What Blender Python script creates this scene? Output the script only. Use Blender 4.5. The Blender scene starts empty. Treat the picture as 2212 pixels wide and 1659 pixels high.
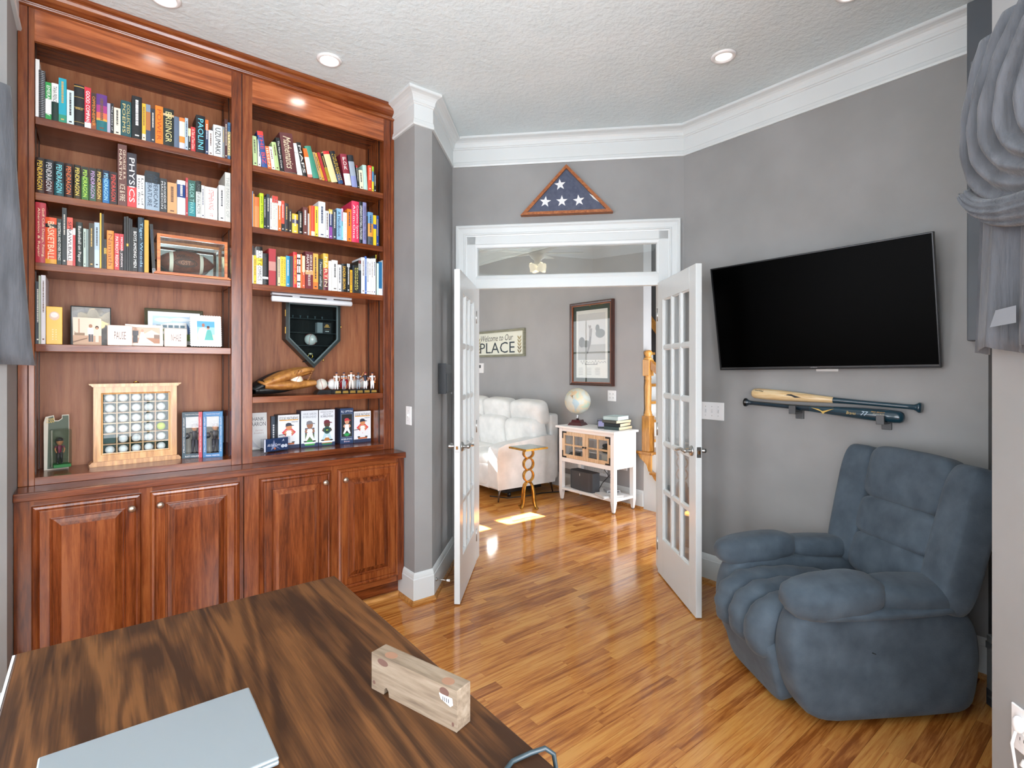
import bpy, bmesh, math, random
from mathutils import Vector, Matrix
from math import sin, cos, pi, radians as R, sqrt, atan2, hypot
random.seed(7)
SC = bpy.context.scene
COL = SC.collection
V = Vector

# ------------------------------------------------------------------ camera, world, sun, exposure
cam_d = bpy.data.cameras.new('camera'); cam = bpy.data.objects.new('camera', cam_d); COL.objects.link(cam)
cam_d.sensor_fit = 'HORIZONTAL'; cam_d.sensor_width = 36.0
cam_d.lens = 36.0 * 1135.0 / 2212.0
cam_d.shift_y = -34.5 / 2212.0
cam_d.clip_start = 0.05
cam.location = (0, 0, 1.435)
cam.rotation_euler = (R(90), 0, -R(38.4))
SC.camera = cam

world = bpy.data.worlds.new('world'); SC.world = world; world.use_nodes = True
bg = world.node_tree.nodes['Background']
bg.inputs[0].default_value = (0.75, 0.85, 1.0, 1); bg.inputs[1].default_value = 1.0

sun_d = bpy.data.lights.new('sun', 'SUN'); sun = bpy.data.objects.new('sun', sun_d); COL.objects.link(sun)
sun_d.energy = 160.0; sun_d.angle = R(0.6); sun_d.color = (1.0, 0.97, 0.93)
sun.rotation_euler = V((0.11, -0.81, -0.57)).to_track_quat('-Z', 'Y').to_euler()

vs = SC.view_settings
vs.view_transform = 'Standard'; vs.look = 'None'; vs.exposure = 0.52; vs.gamma = 1.0
vs.use_curve_mapping = False
SKY_L = 7.0        # radiance of the daylight behind the window panes of the study
HALL_L = 2.2       # the same for the window of the living room

# ------------------------------------------------------------------ helpers
def lin(h, k=1.0):
    h = h.lstrip('#')
    out = []
    for i in (0, 2, 4):
        c = int(h[i:i+2], 16) / 255.0
        out.append((c / 12.92 if c <= 0.04045 else ((c + 0.055) / 1.055) ** 2.4) * k)
    return (out[0], out[1], out[2], 1.0)

MATS = {}
def newmat(name):
    m = bpy.data.materials.new(name); m.use_nodes = True
    return m, m.node_tree.nodes, m.node_tree.links, m.node_tree.nodes['Principled BSDF']

def mat(hexc, rough=0.5, metal=0.0, emis=0.0, coat=0.0, name=None, sheen=0.0, spec=0.5):
    key = (hexc, rough, metal, emis, coat, sheen, spec)
    if key in MATS: return MATS[key]
    m, N, L, p = newmat(name or 'paint_' + hexc)
    p.inputs['Base Color'].default_value = lin(hexc)
    p.inputs['Roughness'].default_value = rough
    p.inputs['Metallic'].default_value = metal
    p.inputs['Specular IOR Level'].default_value = spec
    if coat: p.inputs['Coat Weight'].default_value = coat; p.inputs['Coat Roughness'].default_value = 0.08
    if sheen: p.inputs['Sheen Weight'].default_value = sheen
    if emis:
        p.inputs['Emission Color'].default_value = lin(hexc); p.inputs['Emission Strength'].default_value = emis
    MATS[key] = m
    return m

def ramp(N, stops):
    r = N.new('ShaderNodeValToRGB'); e = r.color_ramp.elements
    while len(e) < len(stops): e.new(0.5)
    for el, (pos, c) in zip(e, stops): el.position = pos; el.color = c if len(c) == 4 else (*c, 1)
    return r

def coords(N, L, kind, scale, rot=(0, 0, 0)):
    mp = N.new('ShaderNodeMapping'); mp.inputs['Scale'].default_value = scale; mp.inputs['Rotation'].default_value = rot
    if kind == 'World':
        g = N.new('ShaderNodeNewGeometry'); L.new(g.outputs['Position'], mp.inputs['Vector'])
    else:
        t = N.new('ShaderNodeTexCoord'); L.new(t.outputs[kind], mp.inputs['Vector'])
    return mp

def noise_mat(name, c1, c2, scale=(5, 5, 5), rough=0.6, bump=0.0, bscale=None, detail=4, kind='World', lo=0.35, hi=0.65, spec=0.5, sheen=0, coat=0, bdist=0.01, metal=0):
    m, N, L, p = newmat(name)
    mp = coords(N, L, kind, scale)
    n = N.new('ShaderNodeTexNoise'); n.inputs['Scale'].default_value = 1; n.inputs['Detail'].default_value = detail
    L.new(mp.outputs[0], n.inputs['Vector'])
    r = ramp(N, [(lo, lin(c1)), (hi, lin(c2))]); L.new(n.outputs[0], r.inputs[0]); L.new(r.outputs[0], p.inputs['Base Color'])
    p.inputs['Roughness'].default_value = rough; p.inputs['Specular IOR Level'].default_value = spec; p.inputs['Metallic'].default_value = metal
    if sheen: p.inputs['Sheen Weight'].default_value = sheen
    if coat: p.inputs['Coat Weight'].default_value = coat; p.inputs['Coat Roughness'].default_value = 0.1
    if bump:
        mp2 = coords(N, L, kind, bscale or scale)
        n2 = N.new('ShaderNodeTexNoise'); n2.inputs['Scale'].default_value = 1; n2.inputs['Detail'].default_value = 3
        L.new(mp2.outputs[0], n2.inputs['Vector'])
        b = N.new('ShaderNodeBump'); b.inputs['Strength'].default_value = bump; b.inputs['Distance'].default_value = bdist
        L.new(n2.outputs[0], b.inputs['Height']); L.new(b.outputs[0], p.inputs['Normal'])
    return m

def wood_mat(name, dark, mid, light, axis='Z', scale=1.0, rough=0.3, coat=0.0, rnd=True, kind='World', figure=0.5, blotch=0.3, stretch=12.0, spec=0.5, tone=0.35):
    """grain stretched along one axis, soft figure, and a tone of its own for every board"""
    m, N, L, p = newmat(name)
    s = {'X': (scale / stretch * 1, scale, scale), 'Y': (scale, scale / stretch, scale), 'Z': (scale, scale, scale / stretch)}[axis]
    mp = coords(N, L, kind, s)
    oi = N.new('ShaderNodeObjectInfo')
    vec = mp.outputs[0]
    if rnd:
        mul = N.new('ShaderNodeVectorMath'); mul.operation = 'SCALE'; mul.inputs[0].default_value = (37, 53, 71)
        L.new(oi.outputs['Random'], mul.inputs['Scale'])
        ad = N.new('ShaderNodeVectorMath'); ad.operation = 'ADD'
        L.new(vec, ad.inputs[0]); L.new(mul.outputs[0], ad.inputs[1]); vec = ad.outputs[0]
    n1 = N.new('ShaderNodeTexNoise'); n1.inputs['Scale'].default_value = 9; n1.inputs['Detail'].default_value = 6; n1.inputs['Roughness'].default_value = 0.65
    n2 = N.new('ShaderNodeTexNoise'); n2.inputs['Scale'].default_value = 60; n2.inputs['Detail'].default_value = 3
    n3 = N.new('ShaderNodeTexNoise'); n3.inputs['Scale'].default_value = 3; n3.inputs['Detail'].default_value = 2; n3.inputs['Distortion'].default_value = 1.2
    for n in (n1, n2, n3): L.new(vec, n.inputs['Vector'])
    w = N.new('ShaderNodeMath'); w.operation = 'MULTIPLY'; w.inputs[1].default_value = 26.0; L.new(n3.outputs[0], w.inputs[0])
    sn = N.new('ShaderNodeMath'); sn.operation = 'SINE'; L.new(w.outputs[0], sn.inputs[0])
    a = N.new('ShaderNodeMath'); a.operation = 'MULTIPLY_ADD'; a.inputs[1].default_value = 0.16 * figure; L.new(sn.outputs[0], a.inputs[0]); L.new(n1.outputs[0], a.inputs[2])
    b = N.new('ShaderNodeMath'); b.operation = 'MULTIPLY_ADD'; b.inputs[1].default_value = 0.22; L.new(n2.outputs[0], b.inputs[0]); L.new(a.outputs[0], b.inputs[2])
    sub = N.new('ShaderNodeMath'); sub.operation = 'SUBTRACT'; sub.inputs[1].default_value = 0.11; L.new(b.outputs[0], sub.inputs[0])
    fac = sub.outputs[0]
    if rnd:
        t = N.new('ShaderNodeMath'); t.operation = 'MULTIPLY_ADD'; t.inputs[1].default_value = tone; L.new(oi.outputs['Random'], t.inputs[0]); L.new(fac, t.inputs[2])
        t2 = N.new('ShaderNodeMath'); t2.operation = 'SUBTRACT'; t2.inputs[1].default_value = tone / 2; L.new(t.outputs[0], t2.inputs[0]); fac = t2.outputs[0]
    r = ramp(N, [(0.28, lin(dark)), (0.5, lin(mid)), (0.72, lin(light))])
    L.new(fac, r.inputs[0]); L.new(r.outputs[0], p.inputs['Base Color'])
    p.inputs['Roughness'].default_value = rough; p.inputs['Specular IOR Level'].default_value = spec
    if coat: p.inputs['Coat Weight'].default_value = coat; p.inputs['Coat Roughness'].default_value = 0.12
    bp = N.new('ShaderNodeBump'); bp.inputs['Strength'].default_value = 0.06; bp.inputs['Distance'].default_value = 0.002
    L.new(b.outputs[0], bp.inputs['Height']); L.new(bp.outputs[0], p.inputs['Normal'])
    return m

def glass_mat(name, tint='ffffff', ior=1.45, rough=0.0):
    m = bpy.data.materials.new(name); m.use_nodes = True; N = m.node_tree.nodes; L = m.node_tree.links
    N.remove(N['Principled BSDF'])
    tr = N.new('ShaderNodeBsdfTransparent'); tr.inputs[0].default_value = lin(tint)
    gl = N.new('ShaderNodeBsdfGlossy'); gl.inputs['Roughness'].default_value = rough
    fr = N.new('ShaderNodeFresnel'); ge = N.new('ShaderNodeNewGeometry'); mi = N.new('ShaderNodeMix')
    mi.inputs['A'].default_value = ior; mi.inputs['B'].default_value = 1.0 / ior      # the same sheen from both sides of the sheet
    L.new(ge.outputs['Backfacing'], mi.inputs['Factor']); L.new(mi.outputs['Result'], fr.inputs[0])
    mx = N.new('ShaderNodeMixShader'); L.new(fr.outputs[0], mx.inputs[0]); L.new(tr.outputs[0], mx.inputs[1]); L.new(gl.outputs[0], mx.inputs[2])
    L.new(mx.outputs[0], N['Material Output'].inputs[0])
    return m

MWD = {}
def wm(o): return MWD.get(o.name, Matrix.Identity(4))

def props(o, label=None, cat=None, group=None, kind=None):
    if label: o['label'] = label
    if cat: o['category'] = cat
    if group: o['group'] = group
    if kind: o['kind'] = kind
    return o

def thing(name, label, cat, loc=(0, 0, 0), rotz=0.0, group=None, rot=None, kind=None):
    o = bpy.data.objects.new(name, None); COL.objects.link(o)
    o.empty_display_size = 0.05; o.location = loc; o.rotation_euler = rot or (0, 0, rotz)
    e = o.rotation_euler.to_matrix().to_4x4()
    MWD[o.name] = Matrix.Translation(V(loc)) @ e
    return props(o, label, cat, group, kind)

class MB:
    def __init__(s): s.v = []; s.f = []; s.m = []; s.sm = []
    def add(s, vs, fs, mi=0, smooth=False):
        b = len(s.v); s.v += [tuple(p) for p in vs]
        for f in fs: s.f.append([b + i for i in f]); s.m.append(mi); s.sm.append(smooth)
        return s
    def box(s, x0, x1, y0, y1, z0, z1, mi=0):
        vs = [(x, y, z) for z in (z0, z1) for y in (y0, y1) for x in (x0, x1)]
        return s.add(vs, [(0, 2, 3, 1), (4, 5, 7, 6), (0, 1, 5, 4), (2, 6, 7, 3), (0, 4, 6, 2), (1, 3, 7, 5)], mi)
    def prism(s, pts, a0, a1, axis='Z', mi=0, smooth=False):
        """polygon in the plane across an axis, drawn out along it: Z (x,y), Y (x,z), X (y,z)"""
        n = len(pts)
        if axis == 'Z': f = lambda p, a: (p[0], p[1], a)
        elif axis == 'Y': f = lambda p, a: (p[0], a, p[1])
        else: f = lambda p, a: (a, p[0], p[1])
        vs = [f(p, a0) for p in pts] + [f(p, a1) for p in pts]
        s.add(vs, [tuple(range(n))[::-1], tuple(range(n, 2 * n))], mi)
        s.add(vs, [(i, (i + 1) % n, n + (i + 1) % n, n + i) for i in range(n)], mi, smooth)
        return s
    def grid(s, fn, nu, nv, cu=False, cv=False, mi=0, smooth=True):
        vs = [fn(i / (nu if cu else nu - 1), j / (nv if cv else nv - 1)) for i in range(nu) for j in range(nv)]
        fs = []
        for i in range(nu if cu else nu - 1):
            for j in range(nv if cv else nv - 1):
                a = i * nv + j; b = ((i + 1) % nu) * nv + j; c = ((i + 1) % nu) * nv + (j + 1) % nv; d = i * nv + (j + 1) % nv
                fs.append((a, b, c, d))
        return s.add(vs, fs, mi, smooth)
    def lathe(s, prof, n=24, M=None, mi=0, smooth=True, a0=0.0, a1=2 * pi):
        M = M or Matrix.Identity(4); full = abs(a1 - a0 - 2 * pi) < 1e-6
        k = n if full else n + 1; vs = []; fs = []
        for i in range(k):
            a = a0 + (a1 - a0) * i / n
            for (r, z) in prof: vs.append(M @ V((r * cos(a), r * sin(a), z)))
        m = len(prof)
        for i in range(n):
            j = (i + 1) % k
            for q in range(m - 1): fs.append((i * m + q, j * m + q, j * m + q + 1, i * m + q + 1))
        return s.add(vs, fs, mi, smooth)
    def tube(s, path, r, n=8, mi=0, smooth=True, closed=False, flat=None):
        pts = [V(p) for p in path]; k = len(pts); rs = r if isinstance(r, (list, tuple)) else [r] * k
        vs = []; up = V((0, 0, 1)); prev = None
        for i, p in enumerate(pts):
            if closed: t = pts[(i + 1) % k] - pts[i - 1]
            else: t = pts[min(i + 1, k - 1)] - pts[max(i - 1, 0)]
            t.normalize()
            if prev is None:
                a = t.orthogonal().normalized() if abs(t.z) > 0.95 else t.cross(up).normalized()
            else:
                a = (prev - t * prev.dot(t)).normalized()
            prev = a; b = t.cross(a)
            for j in range(n):
                an = 2 * pi * j / n
                w = (flat or 1.0)
                vs.append(p + a * (rs[i] * cos(an)) + b * (rs[i] * w * sin(an)))
        fs = []
        for i in range(k if closed else k - 1):
            for j in range(n):
                q = (i + 1) % k
                fs.append((i * n + j, i * n + (j + 1) % n, q * n + (j + 1) % n, q * n + j))
        if not closed: fs += [tuple(range(n))[::-1], tuple(range((k - 1) * n, k * n))]
        return s.add(vs, fs, mi, smooth)
    def ball(s, c, r, n=16, mi=0, M=None, e=1.0):
        """ellipsoid; e below 1 squares it off like a cushion"""
        r = r if isinstance(r, (list, tuple)) else (r, r, r)
        def q(x): return math.copysign(abs(x) ** e, x)
        def fn(u, w):
            a = 2 * pi * u; b = -pi / 2 + pi * w
            p = V((r[0] * q(cos(b)) * q(cos(a)), r[1] * q(cos(b)) * q(sin(a)), r[2] * q(sin(b))))
            if M: p = M @ p
            return p + V(c)
        return s.grid(fn, n, max(5, n // 2 + 1), cu=True, mi=mi)
    def sweep(s, prof, path, closed=False, mi=0, smooth=False, caps=True):
        """profile (out, z) run along a plan path with mitred corners; out points right of the way"""
        k = len(path); P = [V((p[0], p[1])) for p in path]; vs = []
        nr = lambda a, b: V(((b - a).y, -(b - a).x)).normalized()
        for i in range(k):
            if closed: n0 = nr(P[i - 1], P[i]); n1 = nr(P[i], P[(i + 1) % k])
            else:
                n0 = nr(P[i - 1], P[i]) if i else nr(P[0], P[1])
                n1 = nr(P[i], P[i + 1]) if i < k - 1 else n0
            mdir = (n0 + n1) / (1 + n0.dot(n1))
            for (o, z) in prof: vs.append((P[i].x + mdir.x * o, P[i].y + mdir.y * o, z))
        m = len(prof); fs = []
        for i in range(k if closed else k - 1):
            j = (i + 1) % k
            for q in range(m): fs.append((i * m + q, j * m + q, j * m + (q + 1) % m, i * m + (q + 1) % m))
        if not closed and caps: fs += [tuple(range(m)), tuple(range((k - 1) * m, k * m))[::-1]]
        return s.add(vs, fs, mi, smooth)
    def ring(s, x0, x1, z0, z1, prof, y0=0.0, mi=0):
        """mitred rectangular frame standing in the XZ plane: prof (inward offset, forward height); front is -y"""
        cs = [(x0, z0, 1, 1), (x1, z0, -1, 1), (x1, z1, -1, -1), (x0, z1, 1, -1)]; vs = []; m = len(prof)
        for (x, z, ax, az) in cs:
            for (o, h) in prof: vs.append((x + ax * o, y0 - h, z + az * o))
        fs = []
        for i in range(4):
            j = (i + 1) % 4
            for q in range(m): fs.append((i * m + q, j * m + q, j * m + (q + 1) % m, i * m + (q + 1) % m))
        return s.add(vs, fs, mi)
    def xf(s, M):
        s.v = [tuple(M @ V(p)) for p in s.v]; return s
    def join(s, o, M=None, mi=None):
        b = len(s.v); s.v += [tuple(M @ V(p)) if M else p for p in o.v]
        s.f += [[b + i for i in f] for f in o.f]; s.m += o.m if mi is None else [mi] * len(o.m); s.sm += o.sm
        return s
    def mesh(s, name, mats):
        me = bpy.data.meshes.new(name); me.from_pydata(s.v, [], s.f)
        for m in (mats if isinstance(mats, (list, tuple)) else [mats]): me.materials.append(m)
        me.polygons.foreach_set('material_index', s.m); me.polygons.foreach_set('use_smooth', s.sm)
        bm = bmesh.new(); bm.from_mesh(me); bmesh.ops.recalc_face_normals(bm, faces=bm.faces); bm.to_mesh(me); bm.free()
        me.update()
        return me
    def build(s, name, mats, parent=None, world=False, loc=None, rotz=0.0, rot=None, bevel=0, sub=0, seg=2, smooth=None, weld=False):
        if smooth is not None: s.sm = [smooth] * len(s.sm)
        me = s.mesh(name, mats)
        if weld:
            bm = bmesh.new(); bm.from_mesh(me); bmesh.ops.remove_doubles(bm, verts=bm.verts, dist=1e-5); bmesh.ops.recalc_face_normals(bm, faces=bm.faces); bm.to_mesh(me); bm.free()
        return link(name, me, parent, world, loc, rotz, rot, bevel, sub, seg)

def link(name, me, parent=None, world=False, loc=None, rotz=0.0, rot=None, bevel=0, sub=0, seg=2):
    o = bpy.data.objects.new(name, me); COL.objects.link(o)
    if loc is not None: o.location = loc
    o.rotation_euler = rot or (0, 0, rotz)
    MWD[o.name] = Matrix.Translation(V(loc or (0, 0, 0))) @ o.rotation_euler.to_matrix().to_4x4()
    if parent:
        o.parent = parent
        if world: o.matrix_parent_inverse = wm(parent).inverted()
        else: MWD[o.name] = wm(parent) @ MWD[o.name]
    if bevel:
        b = o.modifiers.new('bevel', 'BEVEL'); b.width = bevel; b.segments = seg; b.limit_method = 'ANGLE'; b.angle_limit = R(40); b.harden_normals = False
    if sub:
        b = o.modifiers.new('subdivision', 'SUBSURF'); b.levels = sub; b.render_levels = sub
    return o

def struct(o): o['kind'] = 'structure'; return o

TEXTS = []
def text(body, parent, M, w, h, color, name='lettering', shear=0.0, fit='both', rough=0.5, metal=0.0, align='CENTER', bold=0.0):
    """flat print: lettering filling a box w by h centred on the matrix, facing its +z"""
    TEXTS.append((body, parent, M, w, h, color, name, shear, fit, rough, metal, bold))

def flush_texts():
    jobs = []
    for t in TEXTS:
        cu = bpy.data.curves.new('lettering', 'FONT'); cu.body = t[0]; cu.align_x = 'CENTER'; cu.align_y = 'CENTER'
        cu.shear = t[7]; cu.resolution_u = 2; cu.offset = t[11]
        o = bpy.data.objects.new('lettering_source', cu); COL.objects.link(o); jobs.append(o)
    bpy.context.view_layer.update()
    dg = bpy.context.evaluated_depsgraph_get()
    for t, o in zip(TEXTS, jobs):
        me = bpy.data.meshes.new_from_object(o.evaluated_get(dg))
        bpy.data.objects.remove(o)
        if not me.vertices: continue
        xs = [v.co.x for v in me.vertices]; ys = [v.co.y for v in me.vertices]
        cx = (min(xs) + max(xs)) / 2; cy = (min(ys) + max(ys)) / 2
        sx = t[3] / max(1e-6, max(xs) - min(xs)); sy = t[4] / max(1e-6, max(ys) - min(ys))
        if t[8] == 'keep': sx = sy = min(sx, sy)
        for v in me.vertices:
            q = t[2] @ V(((v.co.x - cx) * sx, (v.co.y - cy) * sy, 0.0)); v.co = q
        me.materials.clear(); me.materials.append(mat(t[5], t[9], t[10]))
        link(t[6], me, t[1])
    TEXTS.clear()

def face_m(x, y, z, ax='-Y'):
    """matrix that stands print upright on a face looking along ax"""
    if ax == '-Y': r = Matrix(((1, 0, 0), (0, 0, -1), (0, 1, 0)))
    elif ax == '-X': r = Matrix(((0, 0, -1), (-1, 0, 0), (0, 1, 0)))
    elif ax == 'Z': r = Matrix.Identity(3)
    elif ax == 'spine': r = Matrix(((0, 1, 0), (0, 0, -1), (-1, 0, 0)))
    return Matrix.Translation(V((x, y, z))) @ r.to_4x4()

# ------------------------------------------------------------------ shared materials
wall_m = noise_mat('grey_wall_paint', '8e8e8d', '979796', (3, 3, 3), 0.62, 0.05, (260, 260, 260), bdist=0.002)
hall_m = noise_mat('pale_grey_wall_paint', 'a0a0a0', 'a6a6a6', (3, 3, 3), 0.62, 0.05, (260, 260, 260), bdist=0.002)
dark_m = noise_mat('shaded_wall_paint', '4a4a4a', '505050', (3, 3, 3), 0.62)  # shade of the alcove and stair walls is put into this colour
ceil_m = noise_mat('textured_ceiling_paint', 'd8e5e8', 'dde9ec', (4, 4, 4), 0.85, 0.27, (38, 38, 38), bdist=0.02)
trim_m = mat('d7dcdc', 0.3, name='white_trim_paint')
white_m = mat('eeeeee', 0.4, name='white_plastic')
cherryZ = wood_mat('cherry_upright_grain', '52240f', '753919', '8b4d26', 'Z', 5.0, 0.24, 0.2, tone=.25, figure=0.35)
cherryX = wood_mat('cherry_level_grain', '52240f', '753919', '8b4d26', 'X', 5.0, 0.24, 0.2, tone=.25, figure=0.35)
cherryB = wood_mat('cherry_back_panel', '6e3a20', '8c5431', '9a6440', 'Z', 3.2, 0.5, 0.0, figure=0.3, tone=0.1)
floor_m = wood_mat('oak_floor_boards', '8f5020', 'c07c3a', 'd4984f', 'X', 6.0, 0.11, 0.0, figure=.45, tone=0.28, stretch=16, spec=.7)
oak_m = wood_mat('oak_trim', '9c6630', 'c28a4c', 'd8a869', 'X', 6.0, 0.3, 0.2)
steel_m = mat('b4b4b2', 0.28, 1.0, name='brushed_nickel')
brass_m = mat('c9a24a', 0.25, 1.0, name='polished_brass')
black_m = mat('111214', 0.35, name='black_plastic')
glass_m = glass_mat('clear_glass')
# ------------------------------------------------------------------ the setting
CEIL = 3.12
W = dict(w0=(-.27, 3.47), w1=(1.523, 3.47), w2=(1.523, 2.877), w3=(1.644, 2.877), w4=(2.076, 3.333), w5=(3.23, 2.136), w6=(3.23, .535),
         w7=(2.95, .255), w8=(2.02, .215), w9=(1.923, .311), w10=(-.2, -1.812), w11=(-1.6, -1.812), w12=(-1.6, 1.49), w13=(-.27, 2.82))

def slab(mb, a, b, z0, z1, th=0.09, ext=0.0):
    """wall slab: inner face from a to b with the room on the right of the way"""
    A_ = V((*a, 0)); B_ = V((*b, 0)); d = (B_ - A_).normalized(); n = V((-d.y, d.x, 0))
    A_ = A_ - d * ext; B_ = B_ + d * ext
    pts = [(A_.x, A_.y), (B_.x, B_.y), (B_.x + n.x * th, B_.y + n.y * th), (A_.x + n.x * th, A_.y + n.y * th)]
    return mb.prism(pts, z0, z1)

def wall(name, a, b, m=wall_m, z0=0.0, z1=CEIL, th=0.09, ext=0.0):
    mb = MB(); slab(mb, a, b, z0, z1, th, ext)
    return struct(mb.build(name, m))

wall('wall_bookcase', W['w0'], W['w1'], ext=0.08)
mb = MB()          # the short stub of wall between bookcase and doors: return, end face and diagonal
mb.prism([W['w2'], W['w3'], W['w4'], (2.02, 3.40), (1.62, 3.56), (1.523, 3.56)], 0, CEIL)
struct(mb.build('wall_stub', wall_m))
wall('wall_television', W['w5'], W['w6'], ext=0.0, th=0.10)
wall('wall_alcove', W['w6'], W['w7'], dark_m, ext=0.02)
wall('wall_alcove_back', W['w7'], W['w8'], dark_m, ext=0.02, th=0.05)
mb = MB(); mb.prism([W['w8'], W['w9'], W['w10'], (-.13, -1.882), (1.96, .2)], 0, CEIL); struct(mb.build('wall_right', wall_m))
wall('wall_back', W['w10'], W['w11'], ext=0.1)
wall('wall_left', W['w11'], W['w12'], ext=0.1)
wall('wall_left_diagonal', W['w12'], W['w13'])
wall('wall_left_return', W['w13'], W['w0'], ext=0.0)

# wall with the doors, in its own frame: x runs from the television corner to the stub, y into the study
DWA = V((3.23, 2.136, 0)); DWu = V((-.694, .720, 0)); DWn = V((-.720, -.694, 0))
DW = Matrix(((DWu.x, DWn.x, 0, DWA.x), (DWu.y, DWn.y, 0, DWA.y), (0, 0, 1, 0), (0, 0, 0, 1)))
mb = MB()
mb.box(-.02, .15, -.12, 0, 0, CEIL); mb.box(1.51, 1.67, -.12, 0, 0, CEIL); mb.box(.15, 1.51, -.12, 0, 2.40, CEIL)
struct(mb.xf(DW).build('wall_doors', wall_m))

# living room beyond
wall('wall_hall_far', (4.37, 7.5), (4.37, 3.36), hall_m, ext=0.0, th=.13)
struct(MB().box(3.15, 3.232, .50, .597, 1.56, CEIL).build('trim_alcove_pilaster', noise_mat('blue_grey_paint', '575d63', '5f656b', (3, 3, 3), .6), bevel=.006))
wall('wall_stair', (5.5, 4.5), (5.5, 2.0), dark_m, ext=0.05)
wall('wall_stair_end', (4.5, 4.5), (5.5, 4.5), hall_m, ext=0.05)
wall('wall_hall_right', (5.5, 2.0), (3.34, 2.0), hall_m, ext=0.05)
wall('wall_hall_left', (2.02, 3.45), (2.02, 7.5), hall_m, ext=0.08)
mb = MB()
SL0, SL1 = 2.49, 2.60      # slots in this unseen wall, cut to shape the sun patch on the floor
mb.box(1.9, 4.5, 7.5, 7.508, 0, SL0); mb.box(1.9, 4.5, 7.5, 7.508, SL1, CEIL)
for (x0, x1) in ((1.9, 2.03), (2.26, 2.47), (3.12, 4.5)): mb.box(x0, x1, 7.5, 7.508, SL0, SL1)
struct(mb.build('wall_hall_sun_slots', hall_m))

struct(MB().box(-1.8, 5.7, -2.0, 7.7, CEIL, CEIL + .08).build('ceiling', ceil_m))

# floor: boards along X
floor = struct(MB().box(-1.75, 5.65, -1.95, 7.65, -.06, -.012).build('floor', mat('4a2a14', 0.6)))
BW = 0.0572; boards = []
rnd = random.Random(3)
y = -1.9; row = 0
while y < 7.6:
    x = -1.7 - rnd.random() * 0.8
    while x < 5.6:
        ln = rnd.choice((.32, .45, .55, .7, .8, .95, 1.1, 1.3)) * (0.85 + .3 * rnd.random())
        x1 = min(x + ln, 5.62)
        if x1 > -1.7: boards.append((max(x, -1.7), x1, y))
        x = x1
    y += BW; row += 1
def seen(b):
    cx = (b[0] + b[1]) / 2; cy = b[2]
    d = hypot(cx - 1.6, cy - 1.2)
    if cx < 0.35 or cy < 0.25: d += 6
    if cy > 3.3 and cx < 2.1: d += 6
    if cx > 3.35 and cy < 2.2: d += 6
    if cx > 4.6: d += 6
    if cy > 5.6: d += 6
    return d
boards.sort(key=seen)
unit = MB().box(0, 1, 0, 1, 0, 1).mesh('floor_board', floor_m)
for (x0, x1, y0) in boards[:300]:
    o = link('floor_board', unit, floor, loc=(x0 + .0003, y0 + .0004, -.012)); o.scale = (x1 - x0 - .0007, BW - .0009, .012)
rest = MB()
for (x0, x1, y0) in boards[300:]: rest.box(x0 + .0003, x1 - .0004, y0 + .0004, y0 + BW - .0005, -.012, 0)
o = rest.build('floor_boards', floor_m, floor); o['kind'] = 'stuff'

# crown moulding
crown = [(0, 2.917), (.013, 2.917), (.016, 2.928), (.013, 2.938), (.011, 2.951), (.007, 2.956), (.007, 3.043), (.013, 3.046), (.014, 3.052), (.02, 3.056), (.021, 3.062)]
crown += [(.021 + .041 * (1 - cos(a)), 3.062 + .040 * sin(a)) for a in (R(20), R(40), R(60), R(80))] + [(.066, 3.104), (.07, 3.107), (.07, CEIL + .001), (0, CEIL + .001)]
def trim(name, prof, path, m=trim_m): return struct(MB().sweep(prof, path).build(name, m))
trim('trim_crown_right', crown, [(1.523, 3.16), W['w2'], W['w3'], W['w4'], W['w5'], (3.23, .56)])
trim('trim_crown_left', crown, [W['w11'], W['w12'], W['w13'], (-.27, 3.16)])
trim('trim_crown_back', crown, [W['w9'], W['w10'], W['w11']])
trim('trim_crown_hall', crown, [(4.37, 7.5), (4.37, 3.37)])
base = [(0, .02), (.016, .02), (.016, .148), (.013, .152), (.012, .162), (.009, .175), (.004, .184), (0, .186)]
shoe = [(0, 0), (.030, 0), (.029, .008), (.025, .017), (.018, .023), (.014, .025), (0, .025)]
for nm, path in (('stub', [(1.523, 3.13), W['w2'], W['w3'], W['w4'], (2.058, 3.352)]), ('television', [(3.212, 2.155), W['w5'], W['w6']]), ('right', [W['w9'], W['w10']]),
                 ('left', [W['w12'], W['w13'], (-.27, 3.0)]), ('hall_far', [(4.37, 7.4), (4.37, 3.36)])):
    trim('baseboard_' + nm, base, path); trim('trim_shoe_' + nm, shoe, path, oak_m)

# door casing, jambs, head and transom
CW = [(0, 0), (0, .022), (.006, .026), (.016, .026), (.022, .021), (.028, .018), (.058, .015), (.062, .018), (.07, .018), (.074, .013), (.083, .011), (.083, 0)]
mb = MB(); x0, x1, zt = .026, 1.632, 2.483; m_ = len(CW); vs = []
for (x, z, ax, az) in ((x0, 0, 1, 0), (x0, zt, 1, -1), (x1, zt, -1, -1), (x1, 0, -1, 0)):
    for (o_, h) in CW: vs.append((x + ax * o_, h, z + az * o_))
fs = [(i * m_ + q, (i + 1) * m_ + q, (i + 1) * m_ + (q + 1) % m_, i * m_ + (q + 1) % m_) for i in range(3) for q in range(m_)]
mb.add(vs, fs); struct(mb.xf(DW).build('trim_door_casing', trim_m))
mb = MB()
for xa, xb in ((.105, .172), (1.487, 1.552)): mb.box(xa, xb, -.14, .006, 0, 2.40)
mb.box(.105, 1.552, -.14, .006, 2.345, 2.402); mb.box(.17, 1.49, -.14, .004, 2.035, 2.085)
mb.box(.17, 1.49, .0, .02, 2.018, 2.048)
struct(mb.xf(DW).build('trim_door_frame', trim_m))
trans = struct(thing('window_transom', None, None, (0, 0, 0)))
fr = MB(); PR = [(0, 0), (0, .03), (.012, .034), (.03, .03), (.036, .022), (.036, 0)]
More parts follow.
